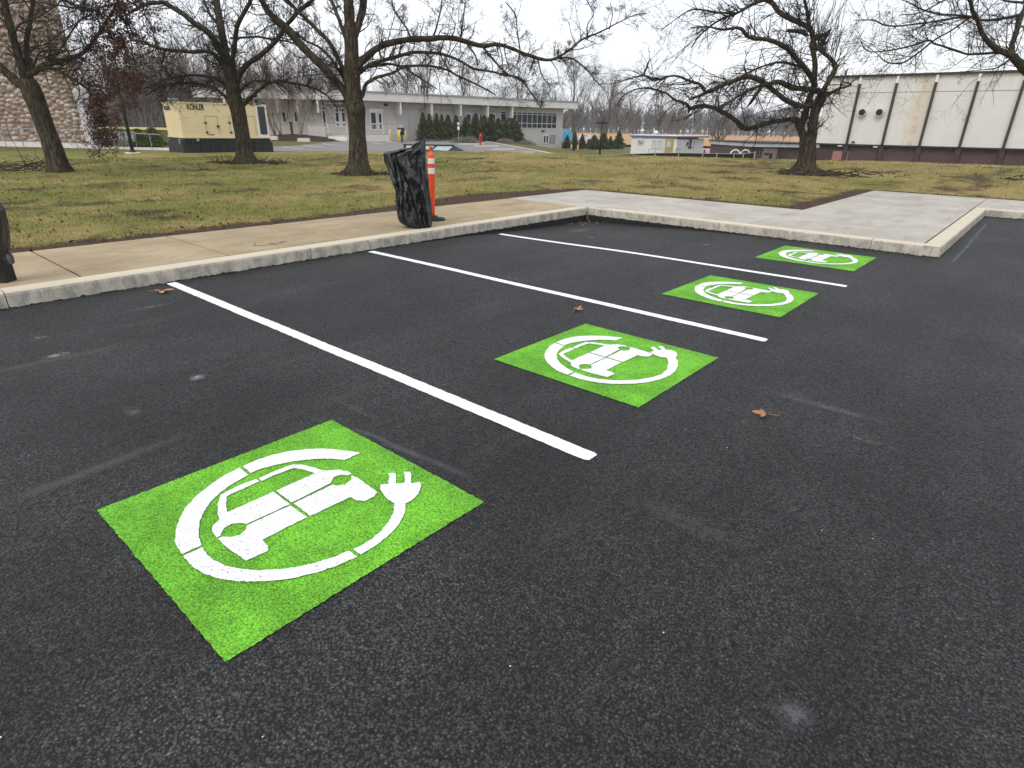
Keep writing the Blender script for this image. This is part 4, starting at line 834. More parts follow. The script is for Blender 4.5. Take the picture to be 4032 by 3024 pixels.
# --- entrance ramp wall, steps and railing
F3 = Face(P(1212, 556, YL - 3.6), P(1640, 552, YL - 2.0))
rt = thing('ramp_wall', 'low concrete ramp wall before the entrance doors of the long building', 'wall', F3.pt(0, 0))
mb = MB(); u0, zt3 = F3.uz(1213, 497); u1 = F3.uz(1280, 497)[0]
v = []; a = [(u0, .0), (u1, -.1), (u1, zt3 - .02), (u0, zt3)]
mb.add([F3.pt(u, z, d) for d in (0, .25) for u, z in a], [(3, 2, 1, 0), (4, 5, 6, 7), (0, 1, 5, 4), (1, 2, 6, 5), (2, 3, 7, 6), (3, 0, 4, 7)]); mb.build('wall', M['wall'], rt)
mb = MB(); u2 = F3.uz(1540, 540)[0]; F3.box(mb, u1, u2, -.1, F3.uz(1400, 530)[1], -.5, -.3); mb.build('low_wall', M['fascia'], rt)
for k in range(3): mb = MB(); F3.box(mb, F3.uz(1295, 540)[0], F3.uz(1370, 540)[0], -.1, .15 * (3 - k), .3 + k * .32, .62 + k * .32); mb.build('step', M['fascia'], rt)
rl = thing('railing', 'galvanised railing with upright bars along the building ramp', 'railing', F3.pt(0, 0))
mb = MB(); ua, zt4 = F3.uz(1216, 484); ub = F3.uz(1590, 484)[0]
for z in (zt4, zt4 - .95): mb.tube([F3.pt(ua, z, .12), F3.pt(ub, z, .12)], .035, 6)
mb.build('rail', M['grey'], rl); mb = MB(); k = int((ub - ua) / .15)
for i in range(k): u = ua + (ub - ua) * i / k; mb.tube([F3.pt(u, zt4 - .95, .12), F3.pt(u, zt4, .12)], .012 if i % 12 else .035, 4)
mb.build('bars', M['whitemetal'], rl)
# --- far lot, painted lines, island, mulch bed
def flat(name, pxs, z, mat, seg=None):
    pts = [G(x, y, z) for x, y in pxs]; mb = MB(); mb.add([tuple(p) for p in pts], [tuple(range(len(pts)))]); return struct(mb.build(name, mat))
flat('far_parking_lot', [(1030, 600), (1064, 577), (1180, 572), (1294, 560), (1345, 553), (1500, 551), (1660, 549), (1800, 552), (1908, 557), (2000, 574), (2100, 593), (2189, 610), (2260, 640), (1030, 640)], .02, M['lot'])
mb = MB()
for (x0, y0, x1, y1) in ((1270, 565, 1358, 575), (1190, 572, 1275, 579), (1110, 579, 1190, 585), (1460, 560, 1505, 566), (1520, 556, 1570, 562)):
    mb.add([tuple(G(x0, y0, .03)), tuple(G(x0 + 4, y0 + 2.2, .03)), tuple(G(x1 + 4, y1 + 1.4, .03)), tuple(G(x1, y1, .03))], [(0, 1, 2, 3)])
for (x0, x1, y) in ((1800, 1908, 567), (1862, 1970, 575), (1930, 2033, 587), (2000, 2110, 599)): mb.add([tuple(G(x0, y + 1.3, .03)), tuple(G(x0 + 8, y - 1.4, .03)), tuple(G(x1, y - 1.4, .03)), tuple(G(x1 - 8, y + 1.3, .03))], [(0, 1, 2, 3)])
struct(mb.build('faded_bay_lines', M['oldline']))
for (q0, q1, nm) in (((1908, 556), (2189, 609), 'edge_kerb'), ((1345, 553), (1660, 548), 'edge_kerb')):
    a = G(*q0); b = G(*q1); mb = MB(); mb.tube([(a[0], a[1], .02), (b[0], b[1], .02)], .05, 4); struct(mb.build(nm, M['wall']))
# mulch mound with birches
c0 = P(1160, 548, YL - 3.5); mb = MB(); N = 28; v = [(c0[0], c0[1], .62)]
for k in range(1, 5):
    for j in range(N): an = 2 * math.pi * j / N; v.append((c0[0] + math.cos(an) * 5.6 * k / 4, c0[1] + math.sin(an) * 2.6 * k / 4, .62 * (1 - (k / 4) ** 2) - .04 + .07 * mnoise.noise((an, k, 3))))
mb.add(v, [(0, 1 + j, 1 + (j + 1) % N) for j in range(N)] + [(1 + (k - 1) * N + j, 1 + k * N + j, 1 + k * N + (j + 1) % N, 1 + (k - 1) * N + (j + 1) % N) for k in range(1, 4) for j in range(N)]); struct(mb.build('mulch_bed', M['mulch'], smooth=True))
def block(name, label, cat, px, py, Y, w, d, h, mat, z=None, rot=0):
    p = P(px, py, Y); z0 = TZ(p[0], p[1]) if z is None else z; mb = MB(); Mx = Matrix.Translation((p[0], p[1], z0)) @ Matrix.Rotation(rot, 4, 'Z')
    pr = [(-w / 2, -d / 2), (w / 2, -d / 2), (w / 2, d / 2), (-w / 2, d / 2)]; mb.prism(pr, -.05, h * .8, Mx); mb.prism([(x * .94, y * .94) for x, y in pr], h * .8, h, Mx)
    return tag(mb.build(name, mat, org=(p[0], p[1], z0)), label, cat)
block('stone_bench', 'low pale stone bench at the front of the mulch bed', 'bench', 1195, 541, YL - 7, 1.1, .4, .32, M['fascia'])
block('stone_bench', 'pale stone block at the left end of the mulch bed', 'bench', 1075, 537, YL - 6.4, .8, .4, .3, M['fascia'], .15)

# generic bare trees ------------------------------------------------
def bare_tree(name, label, x, y, z, H, seed, mat, r0=.16, n1=26, spread=.5, fork=.25, group=None, nsub=(7, 6), stems=1):
    rng = np.random.default_rng(seed); t = thing(name, label, 'tree', (x, y, z), group); st = np.array([[x, y, z - .1]]); batches = []; main = []
    for s in range(stems):
        k = 9; zz = np.linspace(0, 1, k); lean = rng.normal(0, .10 if stems == 1 else .22, 2); pth = np.stack([x + lean[0] * zz * H + rng.normal(0, .012 * H, k) * zz, y + lean[1] * zz * H + rng.normal(0, .012 * H, k) * zz, z - .1 + zz * H * .93], 1)
        main.append((pth, r0 * (1.15 - zz * .98) + .01))
    mb = MB()
    for p, r in main: mb.tube(p, list(r), 8)
    mb.build('trunk', mat, t, smooth=True)
    for p, r in main:
        k = n1; f = rng.uniform(fork, .95, k); idx = f * 8; i = np.clip(idx.astype(int), 0, 7); s = p[i] + (p[i + 1] - p[i]) * (idx - i)[:, None]; an = rng.uniform(0, 2 * math.pi, k)
        d = np.stack([np.cos(an) * spread, np.sin(an) * spread, np.full(k, .9)], 1); L = H * (.62 * (1 - f) + .14) * rng.uniform(.8, 1.15, k)
        q, rq = grow(s, d, L, r0 * .38 * (1.1 - f), rng, 7, .10, .05); batches.append((q, rq)); cur = [(q, rq, L)]
        for lv, kk in enumerate(nsub):
            nx = []
            for q, rq, L in cur:
                m = len(q); ix = rng.integers(1, q.shape[1] - 1, (m, kk)); ii = np.arange(m)[:, None]; s = q[ii, ix].reshape(-1, 3); tt = (q[ii, ix + 1] - q[ii, ix]).reshape(-1, 3); tt /= np.linalg.norm(tt, axis=1, keepdims=True) + 1e-9
                Ls = np.repeat(L, kk) * rng.uniform(.28, .55, m * kk); q2, r2 = grow(s, perp(tt, rng, m * kk) * .55 + tt, Ls, np.maximum(rq[ii, ix].reshape(-1) * .55, .006 + .003 * (H > 8)), rng, 4, .12, .06); batches.append((q2, r2)); nx.append((q2, r2, Ls))
            cur = nx
    v, f = merge(batches); fast_mesh('crown', v, f, mat, t); return t
for i, (px, s) in enumerate(((1085, 3), (1108, 2), (1185, 3))):
    p = P(px, 540, YL - 3.5 - i * .3); bare_tree('birch_tree', ['slender multi-stemmed bare tree at the left of the mulch bed', 'slim bare tree second from the left in the mulch bed', 'pale-stemmed bare tree by the dark post in the mulch bed'][i], p[0], p[1], .45, 5.0 + .3 * i, 100 + i, simple('birch_bark', (.28, .23, .19), .25, 4, .9) if i == 0 else bpy.data.materials['birch_bark'], .07, 16, .35, .15, 'bare trees in the mulch bed', (5, 4), s)
p = P(1152, 540, YL - 4); mb = MB(); mb.cyl(p[0], p[1], .3, 1.6, .13, 10); mb.cyl(p[0], p[1], 1.6, 1.72, .17, 10); tag(mb.build('path_light', M['darkbrown'], org=(p[0], p[1], .3)), 'short dark brown post light standing in the mulch bed', 'post light')

# mid-distance and far trees: five kinds, copied
protos = []
for k, (H, n1, sp, fk) in enumerate(((12, 30, .45, .12), (10, 30, .6, .18), (14, 34, .38, .1))):
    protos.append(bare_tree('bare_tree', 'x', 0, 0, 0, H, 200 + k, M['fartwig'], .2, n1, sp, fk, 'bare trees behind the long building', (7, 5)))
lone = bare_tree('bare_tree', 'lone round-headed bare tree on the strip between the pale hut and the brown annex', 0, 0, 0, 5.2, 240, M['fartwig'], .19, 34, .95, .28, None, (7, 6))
q = P(2815, 592, 92); lone.location = (q[0], q[1], TZ(q[0], q[1]) - .1)
used = set()
def far_tree(k, px, Y, sc, label, group, rz=None, z=None):
    q = P(px, 520, Y); zz = (TZ(q[0], q[1]) - .2) if z is None else z; o = protos[k]; s3 = (sc, sc, sc)
    if k not in used: used.add(k); o.location = (q[0], q[1], zz); o.scale = s3; o.rotation_euler = (0, 0, rz or random.uniform(0, 6)); o['label'] = label; o['group'] = group; return o
    c = dup(o, (q[0], q[1], zz), rz or random.uniform(0, 6), s3, label); c['group'] = group; return c
rnd = random.Random(3)
far_tree(0, 2262, 100, 1.12, 'tall fan-shaped bare tree just right of the long building, by the blue tent', 'bare trees behind the long building')
far_tree(1, 2225, 112, 1.0, 'bare tree half hidden behind the right corner of the long building', 'bare trees behind the long building')
far_tree(2, 2385, 118, .95, 'tall narrow bare tree behind the dark lamp post', 'bare trees beyond the hedge')
far_tree(1, 2500, 150, 1.05, 'bare tree behind the left end of the white hut roof', 'bare trees beyond the hedge')
far_tree(0, 2590, 150, 1.1, 'spreading bare tree right behind the roof vent of the white hut', 'bare trees beyond the hedge')
far_tree(2, 2440, 165, 1.0, 'misty bare tree between the lamp post and the white hut', 'bare trees beyond the hedge')
far_tree(1, 2670, 175, .95, 'misty bare tree behind the right end of the white hut', 'bare trees beyond the hedge')
far_tree(1, 3085, 190, .55, 'small bare tree standing in the rust field above the annex roof', 'bare trees beyond the hedge')
for i, px in enumerate((1530, 1590, 1650, 1730, 1860, 1960, 2040, 2110)): far_tree(rnd.choice((0, 1, 2)), px, rnd.uniform(100, 125), rnd.uniform(.72, .98), 'bare treetop showing above the roof of the long building', 'bare treetops above the roof')
for i in range(30):
    px = rnd.uniform(380, 1320); far_tree(rnd.choice((0, 1, 2)), px, rnd.uniform(85, 130), rnd.uniform(.75, 1.0), 'bare brown woodland tree behind the generator and the left wing', 'woodland trees behind the generator')
# woodland masses (stuff)
def wood(name, label, px0, px1, Y0, Y1, n, H0, H1, nb, mat, seed, zf=None, rb=.03, rt=.12):
    rng = np.random.default_rng(seed); B = []; Ys = rng.uniform(Y0, Y1, n); X = [P(p, 515, y)[0] for p, y in zip(rng.uniform(px0, px1, n), Ys)]
    X = np.array(X); Z = np.array([TZ(x, y) if zf is None else zf for x, y in zip(X, Ys)]); H = rng.uniform(H0, H1, n); s = np.stack([X, Ys, Z - .3], 1)
    q, r = grow(s, np.tile([0, 0, 1.], (n, 1)), H, np.full(n, rt) * H / 10, rng, 6, .05, .3, .15); B.append((q, r)); m = n
    ix = rng.integers(1, 5, (m, nb)); ii = np.arange(m)[:, None]; s2 = (q[ii, ix] + (q[ii, np.minimum(ix + 1, 5)] - q[ii, ix]) * rng.random((m, nb, 1))).reshape(-1, 3); k = m * nb
    d = rng.normal(0, 1, (k, 3)); d[:, 2] = np.abs(d[:, 2]) * .6 + .9; L = np.repeat(H, nb) * rng.uniform(.15, .42, k)
    q2, r2 = grow(s2, d, L, np.full(k, rb) * np.repeat(H, nb) / 10, rng, 4, .14, .1, .3); B.append((q2, r2))
    s3 = q2[:, 1:3].reshape(-1, 3); k3 = len(s3); d = rng.normal(0, 1, (k3, 3)); d[:, 2] = np.abs(d[:, 2]) * .5 + .5; q3, r3_ = grow(s3, d, np.repeat(L, 2) * .5, np.full(k3, rb * .55), rng, 3, .15, .05, .5); B.append((q3, r3_))
    v, f = merge(B); return tag(fast_mesh(name, v, f, mat, org=tuple(s[0])), label, 'woodland', kind='stuff')
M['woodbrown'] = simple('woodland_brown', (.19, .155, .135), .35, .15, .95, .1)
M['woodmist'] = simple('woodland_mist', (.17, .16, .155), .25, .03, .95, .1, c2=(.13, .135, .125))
wood('woodland', 'dense brown winter woodland rising behind the generator', 150, 1400, 95, 170, 230, 7, 12.5, 17, M['woodbrown'], 9, 0.0, .06)
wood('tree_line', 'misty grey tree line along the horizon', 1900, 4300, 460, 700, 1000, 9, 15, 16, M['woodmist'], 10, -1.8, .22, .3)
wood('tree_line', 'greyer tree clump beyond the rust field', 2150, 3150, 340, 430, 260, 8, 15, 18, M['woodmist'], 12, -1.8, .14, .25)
# understorey bank of brush behind the trees on the left
mb = MB(); N = 60
for row, (yy, hh) in enumerate(((150, 5.5), (175, 8.5))):
    for i in range(N):
        x0 = -150 + i * 2.2; v = []
        for j in range(7):
            for k in range(5): an = math.pi * k / 4; v.append((x0 + j * .6, yy + math.cos(an) * 3, max(-.5, math.sin(an) * hh * (1 + .35 * mnoise.noise((x0 * .13 + j * .08, k * .6, row))) - .3)))
        mb.add(v, [(j * 5 + k, j * 5 + k + 1, (j + 1) * 5 + k + 1, (j + 1) * 5 + k) for j in range(6) for k in range(4)])
tag(mb.build('thicket', simple('thicket_brush', (.15, .115, .09), .5, .9, .95, .1, c2=(.07, .07, .055), bump=1, bscale=3), smooth=True), 'dark band of thicket at the foot of the woodland', 'thicket', kind='stuff')
# far crop field and lots: sheets following the lower ground
def sheet(name, px0, px1, Y0, Y1, mat, dz, nx=40, ny=14, rough=0):
    mb = MB(); v = []
    for j in range(ny + 1):
        Y = Y0 * (Y1 / Y0) ** (j / ny)
        for i in range(nx + 1):
            x = P(px0 + (px1 - px0) * i / nx, 515, Y)[0]; v.append((x, Y, TZ(x, Y) + dz + (rough * (mnoise.noise((x * .5, Y * .3, 1)) + .5) if rough else 0)))
    mb.add(v, [(j * (nx + 1) + i, j * (nx + 1) + i + 1, (j + 1) * (nx + 1) + i + 1, (j + 1) * (nx + 1) + i) for j in range(ny) for i in range(nx)]); return struct(mb.build(name, mat, smooth=True))
sheet('crop_field', 2150, 4200, 128, 480, M['field'], .3, 200, 60, .45)
sheet('access_road', 2700, 3400, 93, 124, simple('pale_road', (.30, .285, .275), .08, .3, .9), .09, 30, 10)
sheet('access_road', 2180, 2490, 72, 82, M['lot'], .06, 30, 10)

# --- white hall with brown base on the right
YH = 56.0; A4 = P(3213, 563, YH); zu = P(3250, 299, YH)[2]; zb = A4[2]; YH2 = solveY(4032, 270, zu); B4 = P(4032, 578, YH2)
F4 = Face(A4, B4); ht = thing('sports_hall', 'large windowless hall with white upper panels and a brown corrugated base', 'building', (A4[0], A4[1], -1.8))
def rust(n, col):
    o = n.sep(); ru, rz0 = F4.uz(3636, 350); r2u, r2z = F4.uz(3590, 545); pa = F4.pt(ru, 0); loc = (pa[0] - A4[0], pa[1] - A4[1])
    du = n.math('ADD', n.math('MULTIPLY', n.math('SUBTRACT', o[0], loc[0]), float(F4.u[0])), n.math('MULTIPLY', n.math('SUBTRACT', o[1], loc[1]), float(F4.u[1])))
    du = n.math('ADD', du, n.math('MULTIPLY', n.math('SUBTRACT', n.noise(.9, 4), .5), 1.2))
    g = n.math('SUBTRACT', 1.0, n.math('MULTIPLY', n.math('MULTIPLY', du, du), 1.1), clamp=True); core = n.math('SUBTRACT', 1.0, n.math('MULTIPLY', n.math('MULTIPLY', du, du), 22.0), clamp=True)
    zz = n.math('MULTIPLY', n.ramp(n.noise(1.0, 5, .7, n.map((.3, .3, .8))), [(.42, 0.0), (.62, 1.0)]), core)
    col = n.mix(n.math('MULTIPLY', g, n.ramp(n.noise(.8, 5, .7, n.map((1, 1, .3))), [(.3, .1), (.7, .5)])), col, (.52, .40, .20)); return n.mix(n.math('MULTIPLY', zz, .55), col, (.45, .20, .06))
zt5 = zu - .15; mb = MB(); F4.box(mb, 0, F4.L + 14, zb, zt5, -18, 0); mb.build('upper_wall', mat_panel('white_hall_panel', (.68, .665, .62), rust), ht)
mb = MB(); F4.box(mb, -.1, F4.L + 14.1, zt5, zu, -18.1, .22); mb.build('roof_edge', M['darkbrown'], ht)
mb = MB(); F4.box(mb, 0.05, F4.L + 13.9, -2.0, zb - .12, -17.9, -.25); k = int((F4.L + 13) / .3)
for i in range(k): F4.box(mb, .1 + i * .3, .1 + i * .3 + .13, -2.0, zb - .13, -.25, -.19)
mb.build('lower_wall', M['brown'], ht)
mb = MB(); F4.box(mb, -.05, F4.L + 14.05, zb - .119, zb - .003, -.3, .12); mb.build('drip_ledge', M['dkgrey'], ht)
mb = MB(); z7 = F4.uz(3600, 362)[1]; F4.box(mb, 0, F4.L + 14, z7 - .03, z7 + .03, 0, .008); mb.build('panel_joint', M['grey'], ht)
us = [F4.uz(x, 565)[0] for x in (3335, 3475, 3623, 3782, 3956)]; sp = us[-1] - us[-2]; us += [us[-1] + sp]
for u in us:
    mb = MB(); zr = F4.uz(3500, 328)[1]; F4.box(mb, u - .09, u + .09, zb, zr, .003, .20); rb_ = mb.build('rib', M['darkbrown'], ht)
    mb = MB(); F4.box(mb, u - .085, u + .085, zr, zt5, .003, .195); mb.build('rib_cap', M['whitemetal'], rb_)
    mb = MB(); F4.box(mb, u - .17, u + .17, -2, zb - .122, -.2, .05); mb.build('pilaster', M['darkbrown'], ht)
for x in (3397, 3465):
    u, z = F4.uz(x, 443); c = np.array(F4.pt(u, z, .01)); n3 = np.array([F4.n[0], F4.n[1], 0]); mb = MB(); mb.tube([c, c + n3 * .34], [.30, .30], 22); vt = mb.build('vent', M['fascia'], ht)
    mb = MB(); mb.tube([c + n3 * .341, c + n3 * .35], .25, 22); mb.build('vent_opening', M['black'], vt)
mb = MB(); F4.pbox(mb, 3280, 594, 3322, 680, -.24, -.12); mb.build('door', simple('pink_door', (.36, .17, .14), .08, 2, .7), ht, ).__setitem__('label', 'faded pink door')
for x, y in ((3308, 573), (3448, 577)): mb = MB(); F4.pbox(mb, x - 8, y - 3, x + 8, y + 4, -.24, .1); mb.build('wall_lamp', M['fascia'], ht)
mb = MB(); F4.pbox(mb, 3355, 556, 3365, 562, 0, .2); mb.build('camera_bracket', M['dkgrey'], ht)
# --- brown annex at its left
F5 = Face(P(2957, 575, 53.5), P(3215, 578, 54.2)); at_ = thing('annex', 'low brown corrugated annex with a pale metal roof edge, left of the white hall', 'building', F5.pt(0, -1.8))
z0_, z1_ = F5.uz(3050, 579)[1], F5.uz(3050, 565)[1]
mb = MB(); F5.box(mb, 0, F5.L, -2, z0_, -8, -.1); k = int(F5.L / .26)
for i in range(k): F5.box(mb, i * .26, i * .26 + .12, -2, z0_ - .01, -.1, -.04)
mb.build('wall', M['brown'], at_); mb = MB(); F5.box(mb, -.1, F5.L + .1, z0_, z1_, -8.2, .25); ro = mb.build('roof', simple('pale_zinc', (.42, .46, .48), .12, 1, .45), at_); mb = MB(); F5.box(mb, -.15, F5.L + .12, z1_, z1_ + .09, -8.3, .35); mb.build('roof_edge', M['darkbrown'], ro)
mb = MB(); F5.pbox(mb, 3006, 583, 3044, 680, -.05, .05); dr = mb.build('door_surround', simple('mauve_board', (.2, .15, .14), .1, 3, .8), at_); mb = MB(); F5.pbox(mb, 3009, 601, 3026, 611, .05, .08); mb.build('window', M['glass'], dr); mb = MB(); F5.pbox(mb, 3030, 603, 3034, 640, .05, .08); mb.build('door_gap', M['black'], dr)
for x in (3081,): mb = MB(); F5.pbox(mb, x - 3, 580, x + 3, 680, -.05, .08); mb.build('pilaster', M['darkbrown'], at_)

# --- white hut
pa, pb = P(2482, 603, 73), P(2658, 603, 70.5); Fh = Face(pa, pb); pc = P(2741, 603, 74.5); Fs = Face(pb, pc); zh0 = -2.0
hu = thing('site_hut', 'small white flat-roofed hut with blue and yellow roof trim and an olive door', 'hut', (pa[0], pa[1], zh0))
zh1 = Fh.uz(2560, 545)[1]; back = Fh.n * -3.4
def quadwall(mb, p, q, z0, z1, n_, d): 
    v = [(p[0], p[1], z0), (q[0], q[1], z0), (q[0] - n_[0] * d, q[1] - n_[1] * d, z0), (p[0] - n_[0] * d, p[1] - n_[1] * d, z0)]; v += [(a, b, z1) for a, b, c in v]; mb.add(v, [(3, 2, 1, 0), (4, 5, 6, 7)] + [(i, (i + 1) % 4, 4 + (i + 1) % 4, 4 + i) for i in range(4)])
ring = [pa[:2], pb[:2], pc[:2], pc[:2] + back * .9, pa[:2] + back]
mb = MB(); mb.prism([tuple(q) for q in ring], zh0 - .2, zh1); mb.build('wall', simple('white_cladding', (.66, .65, .64), .04, 2, .7), hu)
cen = np.mean(ring, axis=0); out_ = [tuple(cen + (q - cen) * 1.05 + (np.array([.35, -.2]) if i in (2, 3) else 0)) for i, q in enumerate(ring)]
zf = Fh.uz(2560, 540)[1]; zr_ = Fh.uz(2560, 531)[1]
mb = MB(); mb.prism(out_, zf, zr_ - .08); rf = mb.build('roof', simple('blue_trim', (.07, .12, .30), .1, 2, .6), hu); mb = MB(); mb.prism(out_, zr_ - .078, zr_); mb.build('roof_sheet', M['whitemetal'], rf)
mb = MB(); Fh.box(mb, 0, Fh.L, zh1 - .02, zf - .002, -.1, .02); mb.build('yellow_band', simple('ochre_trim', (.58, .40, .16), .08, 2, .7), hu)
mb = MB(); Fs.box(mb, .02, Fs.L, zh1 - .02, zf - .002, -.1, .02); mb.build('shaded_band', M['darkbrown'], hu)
window(Fh, hu, 2569, 551, 2610, 581, 2, (1,), .07, glass='palepanel'); window(Fs, hu, 2664, 551, 2678, 583, 2, (1,), .06, glass='palepanel'); window(Fs, hu, 2700, 558, 2711, 575, 1, (1,), .06); window(Fs, hu, 2724, 551, 2733, 578, 1, (1,), .06, glass='palepanel')
mb = MB(); Fh.pbox(mb, 2622, 549, 2646, 620, .003, .06); dr = mb.build('door', simple('olive_door', (.36, .28, .11), .1, 3, .6), hu); mb = MB(); Fh.pbox(mb, 2628, 555, 2640, 580, .062, .08); mb.build('door_glass', M['palepanel'], dr)
mb = MB(); Fs.pbox(mb, 2713, 550, 2721, 585, .003, .04); mb.build('dark_doorway', M['dkgrey'], hu)
mb = MB(); Fh.pbox(mb, 2514, 548, 2532, 559, .003, .35); ac = mb.build('air_conditioner', M['fascia'], hu); mb = MB(); Fh.pbox(mb, 2516, 550, 2526, 557, .352, .36); mb.build('grille', M['grey'], ac)
c = np.array(Fh.pt(Fh.uz(2570, 530)[0], zr_, -1.2)); mb = MB(); mb.lathe(c[0], c[1], [(.16, c[2] - .1), (.16, c[2] + .18), (.28, c[2] + .2), (.26, c[2] + .32), (.1, c[2] + .44), (.01, c[2] + .46)], 14); mb.build('roof_vent', M['whitemetal'], hu, smooth=True)
mb = MB(); u0 = Fh.uz(2565, 590)[0]; u1 = Fh.uz(2645, 590)[0]; zz = Fh.uz(2600, 588)[1]
mb.tube([Fh.pt(u0, zz, 1.0), Fh.pt(u1, zz - .1, 1.0)], .03, 6)
for i in range(4): u = u0 + (u1 - u0) * i / 3; mb.tube([Fh.pt(u, zh0, 1.0), Fh.pt(u, zz - .1 * i / 3, 1.0)], .03, 6)
tag(mb.build('railing', M['wood'], org=Fh.pt(u0, zh0, 1.0)), 'grey rail in front of the hut door', 'railing')

# --- stone building with its white pilaster
YS = hit(342, 582)[1]; F6 = Face(P(-700, 570, YS + 3), P(352, 578, YS)); stn = thing('stone_building', 'building faced in rounded tan and brown field stones at the left edge', 'building', (F6.pt(F6.L, 0)))
mb = MB(); ub = F6.uz(345, 500)[0]; v = [F6.pt(u, z, d) for z in (.1, 9.5) for u, d in ((0, 0), (ub, 0), (ub - 9, -9), (0, -9))]
mb.add(v, [(3, 2, 1, 0), (4, 5, 6, 7)] + [(i, (i + 1) % 4, 4 + (i + 1) % 4, 4 + i) for i in range(4)]); mb.build('stone_wall', M['stone'], stn)
mb = MB(); u0, z_t = F6.uz(296, 348); u1 = F6.uz(366, 570)[0]; ul = F6.uz(345, 560)[0]
pl_ = MB(); F6.box(pl_, ub - .06, ub + .36, .0, z_t, -.3, .32); pl_.build('pilaster', simple('white_concrete', (.52, .51, .50), .08, 2, .7), stn)
mb = MB(); zl = F6.uz(200, 560)[1]; F6.box(mb, 0, ub - .07, .05, zl, .01, .5); mb.build('ledge', bpy.data.materials['white_concrete'], stn); mb = MB(); F6.box(mb, 0, ub + 7, -.2, .12, .35, .9); mb.build('footing', M['fascia'], stn)
mb = MB(); F6.box(mb, -.3, ub + .1, 9.5, 10.0, -1.3, .6); mb.build('roof', M['dkgrey'], stn)
# handrail beside it
hr = thing('handrail', 'galvanised pipe handrail running past the stone wall towards the generator', 'railing', F6.pt(ub, .2, 1.2)); mb = MB(); u_e = F6.uz(685, 560)[0]
zr1 = .95; mb.tube([F6.pt(0, zr1 + .18, 1.1), F6.pt(ub, zr1 + .1, 1.1), F6.pt(u_e, zr1 - .08, 1.1)], .028, 6); mb.build('rail', M['grey'], hr); mb = MB()
u = .5
while u < u_e: mb.tube([F6.pt(u, -.1, 1.1), F6.pt(u, zr1 + .18 - .26 * u / u_e, 1.1)], .024, 6); u += 1.25
mb.build('post', M['grey'], hr)
# utility cabinets on legs
for i, (x0, x1, y0, y1) in enumerate(((413, 437, 520, 552), (440, 462, 519, 552), (466, 489, 518, 553), (494, 513, 519, 557), (513, 531, 520, 558))):
    Yc = YS - 1.2; p0, p1 = P(x0, y1, Yc), P(x1, y1, Yc); ztp = P(x0, y0, Yc)[2]; zg = TZ(p0[0], p0[1]); t = thing('utility_cabinet', ['leftmost grey utility cabinet, mostly behind the hanging dead leaves', 'second grey utility cabinet from the left, behind the dead leaves', 'third grey utility cabinet from the left', 'grey utility cabinet partly hidden by the dark lamp post', 'rightmost grey utility cabinet, just right of the dark lamp post'][i], 'utility cabinet', (p0[0], p0[1], zg), 'grey cabinets beside the stone building')
    mb = MB(); mb.box(p0[0], p1[0] - .03, Yc, Yc + .3, p0[2] + .02, ztp); mb.box(p0[0] - .02, p1[0] - .01, Yc - .02, Yc + .32, ztp, ztp + .03); mb.build('cabinet', simple('cabinet_grey', (.33, .36, .37), .06, 3, .5) if i == 0 else bpy.data.materials['cabinet_grey'], t)
    for s in (.12, .88): mb = MB(); xx = p0[0] + (p1[0] - p0[0]) * s; mb.cyl(xx, Yc + .15, zg - .05, p0[2] + .02, .025, 6); mb.build('leg', M['grey'], t)
# green bank strip, kerb path in front of the stone wall, yellow-topped fence
def lamp(name, label, px, py, Y, H, r, head, base=True):
    p = P(px, py, Y); z = TZ(p[0], p[1]); t = thing(name, label, 'lamp post', (p[0], p[1], z)); mb = MB(); mb.tube([(p[0], p[1], z), (p[0], p[1], z + H)], [r * 1.25, r * .85], 10); mb.build('pole', M['black'], t, smooth=True)
    mb = MB(); mb.lathe(p[0], p[1], [(r * 2.6, z - .05), (r * 2.6, z + .05), (r * 1.5, z + .16)], 12); mb.build('base_cover', M['black'], t)
    if base: mb = MB(); mb.lathe(p[0], p[1], [(.34, z - .1), (.34, z + .035), (.31, z + .045), (.01, z + .046)], 18); mb.build('footing', M['fascia'], t)
    for s in ((-1, 1) if head == 2 else (1,)):
        mb = MB(); mb.box(p[0] + (.06 if s > 0 else -.62), p[0] + (.62 if s > 0 else -.06), p[1] - .15, p[1] + .15, z + H - .16, z + H - .03); mb.tube([(p[0], p[1], z + H - .1), (p[0] + s * .1, p[1], z + H - .08)], .04, 6); mb.build('lamp_head', M['black'], t)
    return t
lp = hit(524, 604); lamp('lamp_post', 'slim black lamp post in front of the grey cabinets, rising into the dead leaves', 524, 604, lp[1], 3.6, .065, 1)
q = P(2362, 600, 66); lamp('lamp_post', 'black twin-headed lamp post beyond the lawn, left of the white hut', 2362, 600, 66, 3.3 - TZ(q[0], q[1]) - 1.45 + .35, .07, 2, False)
# fence with yellow cap behind the generator
f0, f1 = P(330, 510, 62), P(760, 510, 60); Ff = Face(f0, f1); yf = thing('outfield_fence', 'dark mesh fence with a bright yellow top rail behind the generator', 'fence', Ff.pt(0, 0))
zt_ = Ff.uz(560, 501)[1]; zb_ = Ff.uz(560, 510)[1]; mb = MB(); Ff.box(mb, 0, Ff.L, zb_, zt_, -.05, .08); mb.build('top_rail', simple('bright_yellow_cap', (.85, .78, .32), .05, 2, .6), yf); mb = MB(); Ff.box(mb, 0, Ff.L, -.1, zb_ - .01, 0, .02); mb.build('panel', simple('olive_screen', (.16, .17, .06), .2, 1, .9), yf)
